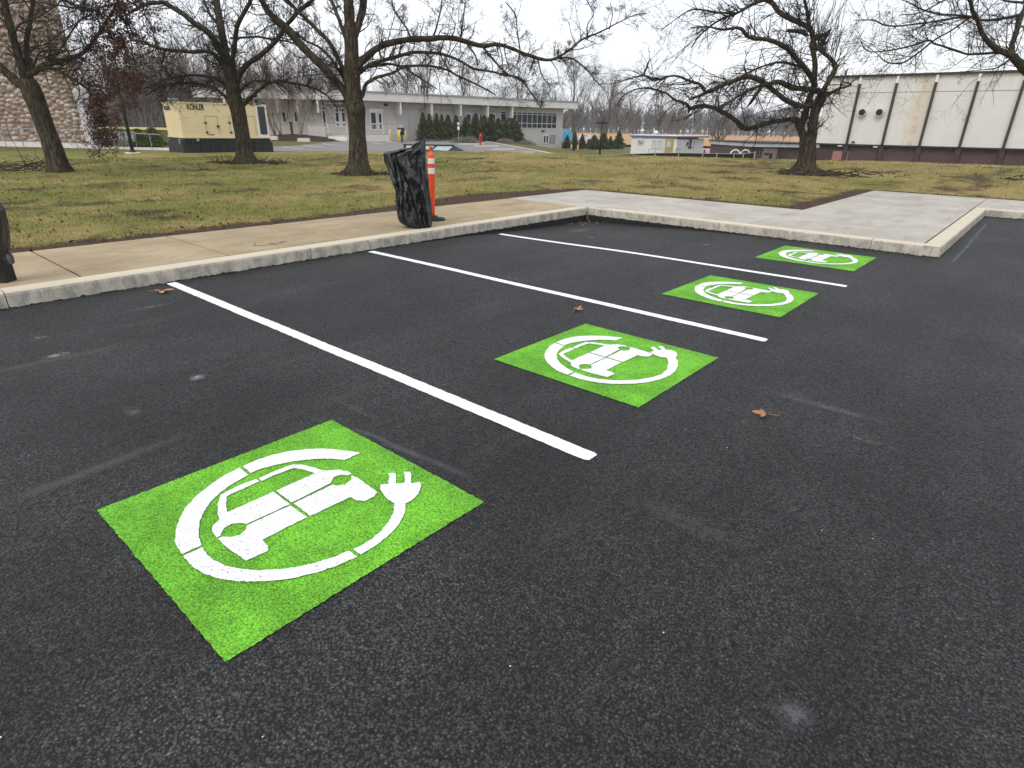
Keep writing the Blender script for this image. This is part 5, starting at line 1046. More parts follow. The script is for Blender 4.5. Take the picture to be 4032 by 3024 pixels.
# shrubs by the generator
def conifer(name, label, px, py_top, py_base, Y, wpx, seed, mat, group, z=None, n=2600, shape=1.0, cat='tree', leaf=.16):
    rng = np.random.default_rng(seed); b = P(px, py_base, Y); ztp = P(px, py_top, Y)[2]; z0 = b[2] - .05 if z is None else z; H = ztp - z0; R = wpx / 2 / FPX * zc(px, py_base, Y)
    t = thing(name, label, cat, (b[0], b[1], z0), group); mb = MB(); mb.tube([(b[0], b[1], z0 - .1), (b[0], b[1], z0 + H * .9)], [R * .09 + .02, .012], 6); mb.build('trunk', M['bark'], t)
    h = rng.random(n) ** (1.25); a = rng.uniform(0, 2 * math.pi, n); prof = (1 - h) ** (.85 * shape) * (1 - .4 * np.exp(-h / .05)); lob = 1 + .30 * np.sin(a * 3 + h * 21 + seed) + .25 * np.sin(a * 5 - h * 37)
    rr = R * prof * lob * rng.uniform(.45, 1.05, n) + .01; c = np.stack([b[0] + np.cos(a) * rr, b[1] + np.sin(a) * rr, z0 + h * H], 1)
    d = np.stack([np.cos(a) * .8, np.sin(a) * .8, rng.uniform(.2, 1.3, n)], 1) + rng.normal(0, .35, (n, 3)); d /= np.linalg.norm(d, axis=1, keepdims=True); s = np.cross(d, rng.normal(0, 1, (n, 3))); s /= np.linalg.norm(s, axis=1, keepdims=True)
    L = leaf * R / .55 * (rng.uniform(.7, 1.5, n) * (1 - .5 * h))[:, None]; v = np.stack([c - s * L * .32, c + s * L * .32, c + d * L * 1.3], 1).reshape(-1, 3); fast_mesh('foliage', v, np.arange(3 * n).reshape(n, 3), mat, t); return t
conifer('evergreen_shrub', 'soft yellow-green evergreen shrub nearest the grey cabinets', 553, 508, 576, YS - .6, 62, 1, M['pine'], None, cat='shrub', shape=.5, leaf=.10)
conifer('evergreen_shrub', 'taller yellow-green evergreen shrub beside the generator', 610, 504, 578, YS - .3, 76, 2, M['pine'], None, cat='shrub', shape=.5, leaf=.10)
conifer('evergreen_shrub', 'dark evergreen shrub behind the white pilaster', 392, 508, 572, YS + 1.6, 60, 3, M['conif'], None, cat='shrub', shape=.4, leaf=.12)
# arborvitae row
pos = [(1668, 446, 52), (1693, 450, 46), (1721, 449, 46), (1741, 452, 40), (1765, 456, 58), (1797, 457, 50), (1836, 464, 60), (1873, 450, 62), (1907, 456, 50), (1934, 452, 66), (1962, 470, 64), (1992, 476, 56), (2016, 470, 62), (2034, 482, 56)]
ordn = ['first', 'second', 'third', 'fourth', 'fifth', 'sixth', 'seventh', 'eighth', 'ninth', 'tenth', 'eleventh', 'twelfth', 'thirteenth', 'last']
for i, (x, yt, w) in enumerate(pos):
    q = F1.pt(F1.uz(x, 540)[0], 0, 3.4 + .5 * (i % 2)); Y = q[1]; c_ = P(x, 550, Y); zz = TZ(c_[0], c_[1]) - .05
    conifer('arborvitae', ordn[i] + ' upright evergreen from the left in the row before the long building', x, yt, 548, Y, w, 30 + i, M['conif'], 'evergreens along the long building', z=min(0, zz), n=3000)
for i, (x, yt, yb, w) in enumerate(((2232, 533, 579, 32), (2262, 520, 581, 30), (2291, 529, 581, 32), (2338, 535, 583, 52), (2374, 524, 583, 50), (2402, 536, 582, 26), (2434, 520, 581, 46))):
    conifer('evergreen_tree', ['small dark evergreen before the blue tent', 'narrow dark evergreen just right of the blue tent', 'small dark evergreen in front of the white vehicle', 'broad low evergreen left of the twin-headed lamp post', 'broad evergreen right behind the twin-headed lamp post', 'thin low evergreen between the lamp post and the hut', 'pointed dark evergreen nearest the white hut'][i], x, yt, yb, 84, w, 60 + i, M['conif'], 'small evergreens beside the access road', n=2200, z=P(x, yb + 4, 84)[2])
# grey dry shrubs beneath the row
def bush(label, px, py, Y, R, H, seed, mat):
    rng = np.random.default_rng(seed); p = P(px, py, Y); z = TZ(p[0], p[1]); n = 500; s = np.stack([p[0] + rng.normal(0, R * .45, n), p[1] + rng.normal(0, .3, n), np.full(n, z)], 1); d = rng.normal(0, .5, (n, 3)); d[:, 2] = 1
    q, r = grow(s, d, H * rng.uniform(.6, 1.1, n) * np.exp(-((s[:, 0] - p[0]) / R) ** 2), np.full(n, .02), rng, 4, .25, 0); v, f = batch_tubes(q, r, 3); return tag(fast_mesh('dry_shrub', v, f, mat, org=(p[0], p[1], z)), label, 'shrub')
sm = simple('dry_shrub_grey', (.22, .20, .17), .3, 2, .9); sg = simple('dry_shrub_green', (.19, .22, .11), .3, 2, .9)
bush('low grey-green shrub left of the red hydrant under the evergreen row', 1812, 553, 66, 1.0, .7, 1, sg); bush('low grey dry shrub just left of the red hydrant', 1850, 554, 66, 1.0, .8, 2, sm); bush('low grey shrub right of the red hydrant at the end of the evergreens', 1990, 566, 68, 1.2, .6, 3, sm); bush('lowest grey shrub on the slope beside the garage door', 2070, 572, 70, 1.2, .6, 4, sm)
# hydrants
def hydrant(label, px, py, Y, H=.85):
    p = P(px, py, Y); z = TZ(p[0], p[1]); t = thing('fire_hydrant', label, 'fire hydrant', (p[0], p[1], z)); x, y = p[0], p[1]; mb = MB()
    mb.lathe(x, y, [(.17, z), (.17, z + .05), (.11, z + .06), (.10, z + H * .62), (.15, z + H * .64), (.15, z + H * .7), (.13, z + H * .8), (.07, z + H * .92), (.03, z + H * .93), (.03, z + H), (.001, z + H)], 14); mb.build('barrel', M['red'], t, smooth=True)
    for s in (-1, 1): mb = MB(); mb.tube([(x + s * .08, y, z + H * .52), (x + s * .21, y, z + H * .52)], .055, 8); mb.build('side_outlet', M['red'], t)
    mb = MB(); mb.tube([(x, y - .08, z + H * .45), (x, y - .22, z + H * .45)], .075, 10); mb.build('front_outlet', M['red'], t)
hydrant('red fire hydrant at the edge of the far lot below the evergreen row', 1892, 562, 59, 1.05); hydrant('red fire hydrant between the white hut and the lone bare tree', 2773, 601, 88, 1.0)
# bollards
def bollard(label, px, pyt, pyb, Y, r=.08):
    p = P(px, pyb, Y); zt_ = P(px, pyt, Y)[2]; mb = MB(); mb.lathe(p[0], p[1], [(r, p[2] - .2), (r, zt_ - .05), (r * .7, zt_ - .01), (.005, zt_)], 12); return tag(mb.build('bollard', M['yellow'], smooth=True, org=(p[0], p[1], p[2])), label, 'bollard', 'yellow bollards')
for l, a in (('yellow bollard left of the black charger cabinet by the ramp', (1537, 512, 547, 63.5)), ('thick yellow bollard in front of the black charger cabinet', (1572, 512, 551, 61.5, .12)), ('yellow bollard right of the black charger cabinet', (1597, 516, 548, 64)), ('left yellow bollard of the pair on the grass slope', (2250, 569, 581, 74)), ('right yellow bollard of the pair on the grass slope', (2275, 570, 585, 74)), ('lone yellow bollard beside the garage door', (2193, 562, 571, 84))): bollard(l, *a)
p = P(1581, 549, 62.5); zt_ = P(1581, 503, 62.5)[2]; t = thing('charger_cabinet', 'black cabinet on a post between the yellow bollards by the ramp', 'cabinet', (p[0], p[1], 0)); mb = MB(); mb.box(p[0] - .3, p[0] + .3, p[1] - .15, p[1] + .15, zt_ - .65, zt_); mb.build('cabinet', M['black'], t); mb = MB(); mb.cyl(p[0] + .05, p[1], -.05, zt_ - .65, .07, 8); mb.build('post', M['black'], t)
mb = MB(); mb.box(p[0] - .2, p[0] + .05, p[1] - .157, p[1] - .15, zt_ - .35, zt_ - .12); mb.build('screen', M['grey'], t)
p = P(1806, 556, 60.5); t = thing('parking_sign', 'narrow blue and white sign on a post before the evergreen row', 'sign', (p[0], p[1], 0)); z1_ = P(1806, 482, 60.5)[2]; z0_ = P(1806, 511, 60.5)[2]; mb = MB(); mb.cyl(p[0], p[1] + .03, 0, z1_, .025, 6); mb.build('post', M['grey'], t); mb = MB(); mb.box(p[0] - .1, p[0] + .1, p[1] - .02, p[1], z0_, z1_); sg_ = mb.build('panel', M['whitemetal'], t); mb = MB(); mb.box(p[0] - .09, p[0] + .09, p[1] - .026, p[1] - .02, z0_ + (z1_ - z0_) * .45, z0_ + (z1_ - z0_) * .72); mb.build('blue_symbol_field', simple('sign_blue', (.04, .12, .45), .05, 3, .5), sg_)
# blue tent and white vehicle beyond
p0, p1 = P(2214, 543, 98), P(2253, 543, 98); zt_ = P(2233, 513, 98)[2]; ze = P(2233, 520, 98)[2]; t = thing('tent', 'bright blue tarpaulin tent between bare trees right of the long building', 'tent', (p0[0], p0[1], p0[2])); mb = MB()
prof = [(p0[0], p0[2] - .6), (p0[0], ze), (p0[0] + .3, zt_ - .05), (p1[0] - .3, zt_), (p1[0], ze), (p1[0], p0[2] - .6)]; nP = len(prof); v = [(x, 98, z) for x, z in prof] + [(x, 101, z) for x, z in prof]; mb.add(v, [tuple(range(nP)), tuple(range(2 * nP - 1, nP - 1, -1))] + [(i, i + nP, (i + 1) % nP + nP, (i + 1) % nP) for i in range(nP)]); mb.build('cover', M['blue'], t)
mb = MB(); [mb.box(x - .03, x + .03, 97.96, 97.99, p0[2] - .6, ze) for x in (p0[0] + .05, (p0[0] + p1[0]) / 2, p1[0] - .05)]; mb.build('seam', M['palepanel'], t)
p0, p1 = P(2277, 548, 108), P(2331, 548, 108); z0v = p0[2] - .6; zt_ = P(2300, 530, 108)[2]; t = thing('parked_van', 'white vehicle parked beyond the small evergreens', 'van', (p0[0], p0[1], z0v)); mb = MB(); w_ = p1[0] - p0[0]
prof = [(0, z0v + .35), (0, z0v + .95), (w_ * .16, z0v + 1.05), (w_ * .3, zt_), (w_ * .95, zt_), (w_, z0v + 1.1), (w_, z0v + .35)]; nP = len(prof); v = [(p0[0] + x, 108, z) for x, z in prof] + [(p0[0] + x, 109.8, z) for x, z in prof]; mb.add(v, [tuple(range(nP)), tuple(range(2 * nP - 1, nP - 1, -1))] + [(i, i + nP, (i + 1) % nP + nP, (i + 1) % nP) for i in range(nP)]); mb.build('body', M['whitemetal'], t)
mb = MB(); mb.box(p0[0] + w_ * .3, p0[0] + w_ * .6, 107.97, 107.99, z0v + 1.1, zt_ - .12); mb.build('window', M['glass'], t)
for s in (.2, .8): mb = MB(); mb.tube([(p0[0] + w_ * s, 107.95, z0v + .33), (p0[0] + w_ * s, 108.2, z0v + .33)], .33, 16); mb.build('wheel', M['rubber'], t)

# silt fence along the lawn's far edge, two white hoops
def ground_px(x, y, Y): return P(x, y, Y)
sfp = [(2120, 612, 31.5), (2290, 612, 33), (2385, 610, 33), (2495, 606, 33), (2580, 603, 33), (2672, 602, 33), (2767, 604, 32.5), (2823, 605, 32), (2890, 606, 31.8), (2927, 606, 31.5), (2972, 600, 31)]
sf = thing('silt_fence', 'knee-high black fabric fence on pale stakes behind the lawn crest', 'fence', P(2672, 610, 33)); top = [P(x, y, Y) for x, y, Y in sfp]; mb = MB(); v = []
for p in top: v += [(p[0], p[1], p[2] - .75), (p[0], p[1], p[2]), (p[0], p[1] + .015, p[2]), (p[0], p[1] + .015, p[2] - .75)]
mb.add(v, [(4 * i + j, 4 * i + 4 + j, 4 * i + 4 + (j + 1) % 4, 4 * i + (j + 1) % 4) for i in range(len(top) - 1) for j in range(4)] + [(0, 1, 2, 3)]); mb.build('fabric', M['silt'], sf)
for i, p in enumerate(top): mb = MB(); mb.box(p[0] - .022, p[0] + .022, p[1] - .04, p[1] - .002, p[2] - .75, p[2] + .05); mb.build('stake', M['wood'], sf)
mb = MB(); mb.tube([p + np.array([0, -.01, 0]) for p in top], .014, 5); mb.build('top_cord', M['wood'], sf)
for i, (x, l) in enumerate(((2896, 'left white hoop standing behind the black fabric fence'), (2936, 'right white hoop standing behind the black fabric fence'))):
    c = P(x, 606, 34); mb = MB(); mb.tube([(c[0] + math.cos(a) * .28 * (1 if a > math.pi / 2 else .8), c[1] + math.sin(a) * .02, c[2] - .55 + (.55 if True else 0) + math.sin(a) * .25 - .05) for a in np.linspace(0, math.pi, 12)] + [(c[0] - .33, c[1], c[2] - .8)], .035, 7); tag(mb.build('hoop', M['whitemetal'], smooth=True, org=tuple(c)), l, 'hoop', 'white hoops behind the fabric fence')

# ================================================================== GENERATOR
YG = hit(735, 603)[1]; zg = TZ(*P(735, 603, YG)[:2]) - .03
c1 = P(722, 538, YG); YE = YG + 2.8; c2 = P(1062, 535, YE); Fg = Face(c1, c2); zt_ = P(700, 404, YG)[2]; zm = c1[2]
gen = thing('generator', 'large cream generator enclosure on a black base, half hidden by a tree trunk', 'generator', (c1[0], c1[1], zg)); D = 3.0
ue = Fg.uz(1012, 480)[0]
mb = MB(); Fg.box(mb, 0, ue, zm, zt_, -D, 0); body = mb.build('enclosure', M['cream'], gen)
mb = MB(); Fg.box(mb, -.03, ue, zt_, zt_ + .05, -D - .03, .03); mb.build('roof_lip', M['cream'], gen)
mb = MB(); Fg.box(mb, -.04, Fg.L + .03, zm - .07, zm - .002, -D, .05); mb.build('sill', M['cream'], gen)
for x0, x1 in ((803, 858), (898, 955), (965, 1003)):
    mb = MB(); u0, za = Fg.uz(x0, 456); u1, zb_ = Fg.uz(x1 + 8, 531)
    for (a, b, c, d) in ((u0, u0 + .015, zb_, za), (u1 - .015, u1, zb_, za), (u0, u1, za - .015, za)): Fg.box(mb, a, b, c, d, 0, .012)
    dd = mb.build('access_door', simple('seam_brown', (.32, .25, .12), .1, 3, .6) if x0 == 803 else bpy.data.materials['seam_brown'], gen)
    for zz in (za - .32, zb_ + .12): mb = MB(); Fg.box(mb, u0 - .04, u0 + .07, zz - .035, zz + .035, .004, .05); mb.build('hinge', M['black'], dd)
mb = MB(); u, z = Fg.uz(858, 497); Fg.box(mb, u - .05, u + .05, z - .06, z + .05, .004, .06); mb.build('latch', M['black'], gen)
fx = Fg.uz(999, 440)[0]; fx1 = Fg.L - .0
mb = MB(); zl0, zl1 = zm, Fg.uz(1020, 411)[1]; Fg.box(mb, ue + .003, fx1, zl0, zl1, -D, .015); mb.build('louvre_box', M['whitemetal'], gen)
mb = MB(); Fg.box(mb, ue + .1, fx1 - .1, zl0 + .12, zl1 - .1, .016, .03); lv = mb.build('louvre_mesh', simple('grey_mesh', (.075, .085, .085), .15, 20, .8), gen)
mb = MB(); k = 26
for i in range(k): z = zl0 + .14 + (zl1 - zl0 - .28) * i / k; Fg.box(mb, ue + .1, fx1 - .1, z, z + .012, .03, .04)
mb.build('slats', M['dkgrey'], lv)
# black base with ribs
zq = Fg.uz(800, 559)[1]
mb = MB(); Fg.box(mb, 0, Fg.L, zq, zm - .075, -D, -.02); Fg.box(mb, -.08, Fg.L + .12, zg - .1, zq - .003, -D - .08, -.05)
for i in range(9): u = .35 + i * (Fg.L - .5) / 8.6; Fg.box(mb, u, u + .09, zg - .05, zq - .004, -.05, .05)
for i in range(7): u = .2 + i * (Fg.L - .5) / 6; Fg.box(mb, u, u + .07, zq + .003, zm - .08, -.02, .03)
mb.build('base', M['dkgrey'], gen)
mb = MB(); Fg.pbox(mb, 771, 543, 785, 556, .03, .045); mb.build('vent_plate', M['grey'], gen)
mb = MB(); q = Fg.pt(-.08, 0, -.35); mb.box(q[0] - .02, q[0] - .002, q[1] - .12, q[1] + .10, zg + .45, zg + .68); mb.build('white_label', M['whitemetal'], gen)
c = np.array(Fg.pt(.1, zt_, -1.0)); mb = MB(); mb.lathe(c[0], c[1], [(.22, c[2]), (.22, c[2] + .14), (.26, c[2] + .16), (.24, c[2] + .22), (.01, c[2] + .23)], 16); mb.build('exhaust_cap', M['grey'], gen, smooth=True)
def lettering(txt, fc, u, z, size, d, mat, parent, name='lettering', bold=.0, sx=1.0, side=None):
    cu = bpy.data.curves.new(name, 'FONT'); cu.body = txt; cu.size = size; cu.offset = bold; cu.extrude = .004
    o = bpy.data.objects.new(name + '_src', cu); COL.objects.link(o); bpy.context.view_layer.update(); me = bpy.data.meshes.new_from_object(o.evaluated_get(bpy.context.evaluated_depsgraph_get())); bpy.data.objects.remove(o)
    uu = fc.u if side is None else side[0]; nn = fc.n if side is None else side[1]; org = np.array(fc.pt(u, z, d)) if side is None else side[2]; po = np.array(ORG[parent.name])
    for v in me.vertices: x, y, zz = v.co; q = org + np.array([uu[0], uu[1], 0]) * x * sx + np.array([0, 0, 1]) * y + np.array([nn[0], nn[1], 0]) * zz; v.co = tuple(q - po)
    me.materials.clear(); me.materials.append(mat); ob = bpy.data.objects.new(name, me); COL.objects.link(ob); ob.parent = parent; return ob
u0, z0_ = Fg.uz(737, 431); u1, z1_ = Fg.uz(804, 417); lettering('KOHLER', Fg, u0, z0_, .36, .01, M['black'], gen, bold=.008, sx=(u1 - u0) / 1.42)
u0, z0_ = Fg.uz(822, 532); lettering('KOHLER', Fg, u0, z0_, .07, .01, M['black'], gen, bold=.002)
# end panel, same word in outline on the short side
eu = -Fg.n; en = -Fg.u; pe = np.array(Fg.pt(-.012, Fg.uz(722, 432)[1], -D + .25)); lettering('KOHLER', Fg, 0, 0, .26, 0, M['dkgrey'], gen, bold=.006, sx=1.2, side=(Fg.n, -Fg.u, pe))

# dark green bin with sloping end and wire racks, just past the crest
YB = 33.5; Fb = Face(P(1590, 592, YB), P(1830, 592, YB)); bi = thing('green_skip', 'dark green container with pale sloping panels and wire racks behind the orange post', 'container', Fb.pt(0, 0)); mb = MB()
uL, uM, uR = 0, Fb.uz(1788, 575)[0], Fb.uz(1832, 595)[0]; zT = Fb.uz(1760, 573.5)[1]; zB = -.3; uB = Fb.uz(1762, 593)[0]; slope = (uR - uM) / (zT - Fb.uz(1830, 595)[1])
bR = uM + slope * (zT - zB)
v = [Fb.pt(uL, zB, .6), Fb.pt(bR, zB, .6), Fb.pt(uM, zT, 0), Fb.pt(uL, zT, 0), Fb.pt(uL, zB, -1.6), Fb.pt(bR, zB, -1.6), Fb.pt(uM, zT, -1.2), Fb.pt(uL, zT, -1.2)]
mb.add(v, [(0, 1, 2, 3), (7, 6, 5, 4), (1, 5, 6, 2), (0, 3, 7, 4), (3, 2, 6, 7), (0, 4, 5, 1)]); mb.build('body', M['darkgreen'], bi)
mb = MB(); mb.tube([Fb.pt(uL, zT + .02, .04), Fb.pt(uM, zT + .02, .04)], .035, 6); mb.build('top_rail', M['darkgreen'], bi)
nrm = np.cross(np.array(v[1]) - np.array(v[0]), np.array(v[3]) - np.array(v[0])); nrm /= np.linalg.norm(nrm)
if nrm[1] > 0: nrm = -nrm
def onb(px, py):
    d = ray(px, py); t = ((np.array(v[0]) - np.array([0, 0, CAM_H])) @ nrm) / (d @ nrm); return d * t + np.array([0, 0, CAM_H])
for pl_ in ([(1600, 573.5), (1712, 574.5), (1700, 589), (1600, 589)], [(1722, 575.5), (1783, 577), (1764, 594), (1704, 592)]):
    a = [onb(*q) for q in pl_]; mb = MB(); b = [q + nrm * .02 for q in a]; mb.add([tuple(q) for q in a + b], [(0, 1, 2, 3), (7, 6, 5, 4)] + [(i, (i + 1) % 4, 4 + (i + 1) % 4, 4 + i) for i in range(4)]); mb.build('side_panel', M['palepanel'], bi)
for us_ in ((1679, 1696, 1712), (1724, 1743, 1762, 1780)):
    mb = MB(); zl = zT + .05; zh = zT + .25; ptl = [Fb.uz(x, 573)[0] for x in us_]
    for u in ptl: mb.tube([Fb.pt(u + .02, zl, -.3), Fb.pt(u - .03, zh, -.35)], .011, 5)
    mb.tube([Fb.pt(ptl[0] - .03, zh, -.35), Fb.pt(ptl[-1] - .03, zh, -.35)], .011, 5); mb.tube([Fb.pt(ptl[0] + .02, zl, -.3), Fb.pt(ptl[-1] + .02, zl, -.3)], .011, 5); mb.build('wire_rack', M['grey'], bi)

# ================================================================== NEAR OBJECTS
def draped(name, rows, Y, depth, seed, mat, org, parent=None, folds=.035, K=72, N=64):
    """a plastic sheet pulled over a charger: rows = (py, px left, px right) give its width at each height"""
    ys = [r[0] for r in rows]; v = []
    pys = np.linspace(ys[0], ys[-1], N)
    for i, py in enumerate(pys):
        xl = np.interp(py, ys, [r[1] for r in rows]); xr = np.interp(py, ys, [r[2] for r in rows]); a = P(xl, py, Y); b = P(xr, py, Y); c = (a + b) / 2; hw = (b[0] - a[0]) / 2; f = i / (N - 1)
        dp = depth(f) * min(1, hw / .16) if callable(depth) else depth
        for j in range(K):
            th = 2 * math.pi * j / K; cx, sy = math.cos(th), math.sin(th); cx = math.copysign(abs(cx) ** .75, cx); sy = math.copysign(abs(sy) ** .85, sy)
            zz = c[2]; q = th * 2.2; ridge = 0
            for o_ in range(3): fr = 1.25 * 1.9 ** o_; ridge += (abs(mnoise.noise((cx * fr * 1.5 + zz * (1.5, -1.2, .6)[o_], sy * fr * 1.3 + seed, zz * fr * (.25, .35, 1.0)[o_]))) * -2.6 + .6) / 2.1 ** o_
            e = folds * ridge * min(1, hw / .15)
            v.append((c[0] + cx * (hw + e * .35), c[1] + sy * (dp + e * 1.6), c[2] + folds * .4 * mnoise.noise((cx * 3, sy * 3, zz * 4 + seed))))
    f = [(i * K + j, i * K + (j + 1) % K, (i + 1) * K + (j + 1) % K, (i + 1) * K + j) for i in range(N - 1) for j in range(K)] + [tuple(range(K - 1, -1, -1))]
    mb = MB(); mb.add(v, f); return mb.build(name, mat, parent, smooth=True, org=org)
zb7 = lambda x, y: (1500 + x * .2171, 540 + y * .2171)
Bp = P(1648, 893, 9.75); ch = thing('covered_charger', 'charging pedestal wrapped in a wrinkled black plastic sheet beside the orange post', 'charger', (Bp[0], Bp[1], .15))
rws = [(40, 792, 800), (90, 690, 802), (130, 600, 802), (220, 520, 803), (228, 330, 804), (262, 280, 805), (292, 80, 805), (300, 66, 805), (380, 70, 805), (470, 80, 806), (600, 138, 815), (800, 212, 850), (970, 266, 866), (1130, 276, 886), (1300, 292, 900), (1450, 335, 908), (1540, 372, 908), (1590, 470, 906), (1610, 690, 903), (1645, 735, 895)]
rws = [(zb7(0, y)[1], zb7(a, 0)[0], zb7(b, 0)[0]) for y, a, b in rws]
draped('plastic_sheet', rws, 9.75, lambda f: .19 if f > .1 else .05 + 1.4 * f, 5, M['bag'], None, ch, .06, 110, 96)
mb = MB(); q = P(1675, 893, 9.85); mb.box(q[0] - .26, q[0] + .0, 9.70, 9.88, .15, .4); mb.build('pedestal', M['black'], ch)
# second one at the left edge
c = G(12, 1108, .15); Yl = c[1]; c2_ = thing('covered_charger', 'second wrapped charging pedestal, cut off by the left edge of the photo', 'charger', (c[0], c[1], .15))
draped('plastic_sheet', [(775, -120, -50), (830, -130, -10), (870, -120, 2), (930, -95, 9), (975, -70, 11), (1000, -55, 6), (1020, -50, 20), (1046, -38, 28)], Yl, .14, 9, M['bag'], None, c2_, .03, 60, 50)
mb = MB(); x0 = P(-6, 1100, Yl)[0]; x1 = P(44, 1100, Yl)[0]; mb.box(x0, x1, Yl - .07, Yl + .07, .15, .52); ps = mb.build('post', M['rubber'], c2_)
mb = MB(); a = P(22, 1002, Yl - .1); b = P(30, 1006, Yl - .1); q = P(50, 1040, Yl - .12); r = P(34, 1036, Yl - .12); mb.add([tuple(x) for x in (a, b, q, r)] + [tuple(x + np.array([0, .02, 0])) for x in (a, b, q, r)], [(0, 1, 2, 3), (7, 6, 5, 4)] + [(i, (i + 1) % 4, 4 + (i + 1) % 4, 4 + i) for i in range(4)]); mb.build('sheet_flap', M['bag'], c2_)
# orange delineator post
c = G(1706, 866, .15); x, y = c[0], c[1]; Yd = y; zk = lambda py: P(1697, py, Yd)[2]; R0 = 12.5 / FPX * zc(1697, 650, Yd)
dl_ = thing('delineator_post', 'orange flexible post with two white bands on a black rubber base', 'traffic post', (x, y, .15))
mb = MB(); zs = [zk(620), zk(604)]; prof = [(R0 * .55, .17), (R0 * .62, .3), (R0 * .98, zk(690)), (R0 * 1.0, zk(688)), (R0, zk(612)), (R0 * .93, zk(608)), (R0 * .55, zk(601)), (R0 * .3, zk(596)), (R0 * .28, zk(589)), (R0 * .5, zk(586)), (R0 * .66, zk(582)), (R0 * .66, zk(579)), (R0 * .5, zk(576)), (.004, zk(574))]
mb.lathe(x, y, prof, 24); mb.build('tube', M['orange'], dl_, smooth=True)
for (a, b) in ((644, 623), (684, 661)): mb = MB(); mb.lathe(x, y, [(R0 * 1.0, zk(a)), (R0 * 1.035, zk(a)), (R0 * 1.035, zk(b)), (R0 * 1.0, zk(b))], 24); mb.build('reflective_band', M['refl'], dl_)
mb = MB(); mb.lathe(x, y, [(R0 * .98, zk(687)), (R0 * 1.07, zk(688)), (R0 * 1.07, zk(685)), (R0 * .98, zk(685))], 24); mb.build('collar', M['orange'], dl_)
mb = MB(); N = 28; rb = .21; v = []
for k, (rr_, z) in enumerate(((1, .15), (1, .165), (.93, .185), (.45, .20), (.3, .225), (0.02, .226))): v += [(x + math.cos(2 * math.pi * j / N) * rb * rr_, y + math.sin(2 * math.pi * j / N) * rb * .9 * rr_, z) for j in range(N)]
mb.add(v, [(k * N + j, k * N + (j + 1) % N, (k + 1) * N + (j + 1) % N, (k + 1) * N + j) for k in range(5) for j in range(N)]); mb.build('rubber_base', M['rubber'], dl_, smooth=True)
# dead leaves on the ground
def leaf(label, px, py, z, size, rot, seed, mat='oak', curl=.25, group=None):
    rnd = random.Random(seed); c = G(px, py, z); K = 36; v = [(c[0], c[1], z + .012)]; lobes = 5
    for ring in (.5, 1.0):
        for k in range(K):
            an = 2 * math.pi * k / K; r = size / 2 * (.34 + .66 * abs(math.cos(an * lobes / 2)) ** 1.6 + rnd.uniform(-.05, .05)) * ring * (1 + .35 * math.cos(an)); x = math.cos(an) * r; y = math.sin(an) * r * .7
            v.append((c[0] + x * math.cos(rot) - y * math.sin(rot), c[1] + x * math.sin(rot) + y * math.cos(rot), z + .008 + curl * size * ring ** 2 * (.5 + .5 * math.sin(an * 2 + seed)) * .5))
    f = [(0, 1 + k, 1 + (k + 1) % K) for k in range(K)] + [(1 + k, 1 + K + k, 1 + K + (k + 1) % K, 1 + (k + 1) % K) for k in range(K)]
    mb = MB(); mb.add(v, f); mb.tube([(c[0], c[1], z + .012), (c[0] + math.cos(rot) * size * -.75, c[1] + math.sin(rot) * size * -.75, z + .014)], .0018, 4)
    o = mb.build('dry_leaf', M[mat], smooth=True, org=tuple(c)); o['label'] = label; o['category'] = 'leaf'; 
    if group: o['group'] = group
leaf('reddish curled leaf on the asphalt near the start of the nearest white line', 636, 1150, .008, .19, .1, 1, 'leafred' if False else 'oak'); leaf('small tan leaf on the asphalt beside the middle white line', 2273, 1221, .006, .13, 1.0, 2); leaf('orange oak leaf lying alone on the open asphalt at the right', 3010, 1637, .006, .115, 2.9, 3, curl=.4)
leaf('yellowish leaf at the foot of the pale kerb above the farthest green square', 3071, 938, .006, .13, .4, 4); leaf('tan leaf at the lawn edge, leftmost of three', 516, 911, .14, .13, .3, 5); leaf('tan leaf at the lawn edge, second from the left', 667, 896, .14, .12, 1.4, 6); leaf('tan leaf at the lawn edge, third from the left', 792, 893, .14, .16, 2.2, 7)
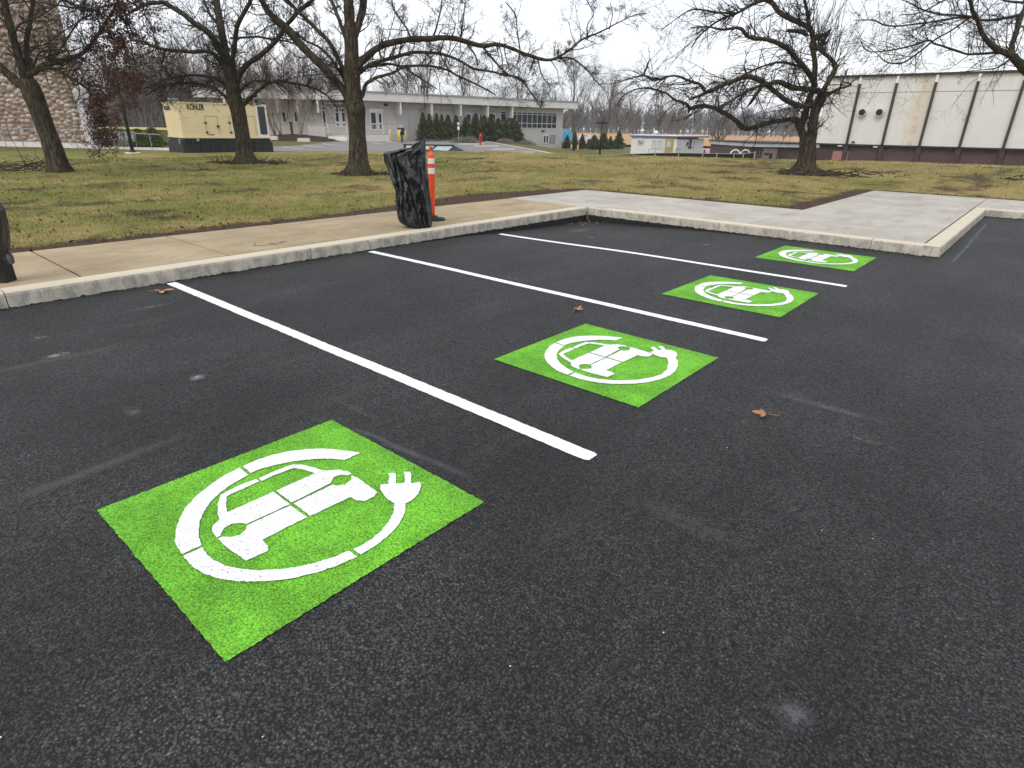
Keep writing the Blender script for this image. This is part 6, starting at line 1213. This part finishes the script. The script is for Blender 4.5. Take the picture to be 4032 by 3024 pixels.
rng = np.random.default_rng(8); c = G(2290, 880, -.1); n = 60; pts = np.stack([c[0] + rng.normal(0, .22, n), c[1] + rng.normal(0, .18, n), np.full(n, -.095)], 1); v, f = leaf_quads(pts, rng, .05); v[:, 2] = np.maximum(v[:, 2], -.10) ; tag(fast_mesh('leaf_litter', v, f, M['oak'], org=tuple(c)), 'small drift of dead leaves in the inner kerb corner', 'leaf litter', kind='stuff')
# small dark leaves and clods all over the lawn
rng = np.random.default_rng(15); n = 1500; rr = 9 + 22 * rng.random(n) ** 1.2; an = rng.uniform(R_(-42), R_(40), n); px_ = rr * np.sin(an); py_ = rr * np.cos(an); keep = [i for i in range(n) if not inslab(*w2ab(px_[i], py_[i]), -.05) and rng.random() < .35 + .5 * (mnoise.noise((px_[i] * .3, py_[i] * .3, 1)) > 0)]
pts = np.array([[px_[i], py_[i], TZ(px_[i], py_[i]) + .045] for i in keep]); v, f = leaf_quads(pts, rng, .085); tag(fast_mesh('leaf_litter', v, f, M['leafdead'], org=tuple(pts[0])), 'small dark dead leaves scattered over the lawn', 'leaf litter', kind='stuff')
# string and bolt on the pavement
c = G(1004, 968, .152); mb = MB(); mb.lathe(c[0], c[1], [(.02, .152), (.02, .17), (.012, .172), (.012, .195), (.003, .196)], 8); tag(mb.build('bolt', M['grey'], org=tuple(c)), 'small shiny bolt on the tan pavement at the end of the string', 'bolt')
pp = [G(x, y, .156) for x, y in ((1012, 968), (1030, 965), (1050, 964), (1072, 963), (1090, 962), (1072, 959), (1056, 958), (1075, 956), (1096, 957), (1102, 951), (1112, 953), (1106, 958), (1120, 949), (1128, 951))]; mb = MB(); mb.tube(crom(pp, 3), .0045, 5); tag(mb.build('string', simple('dirty_string', (.30, .25, .19), .3, 20, .9), org=tuple(pp[0])), 'tangled dirty string lying on the tan pavement', 'string')
# ================================================================== HAZE (closed box of air round the whole scene)
HAZE = True
if HAZE:
    mb = MB().box(-1250, 1250, -1250, 1250, -3.5, 45); n = NT('air'); n.t.nodes.remove(n.b); pv = n.t.nodes.new('ShaderNodeVolumePrincipled'); pv.inputs['Color'].default_value = (.90, .92, .97, 1); pv.inputs['Density'].default_value = .0004
    n.t.links.new(pv.outputs[0], n.out.inputs['Volume']); hz = mb.build('haze', n.m); hz['kind'] = 'stuff'; hz['label'] = 'thin even winter haze'
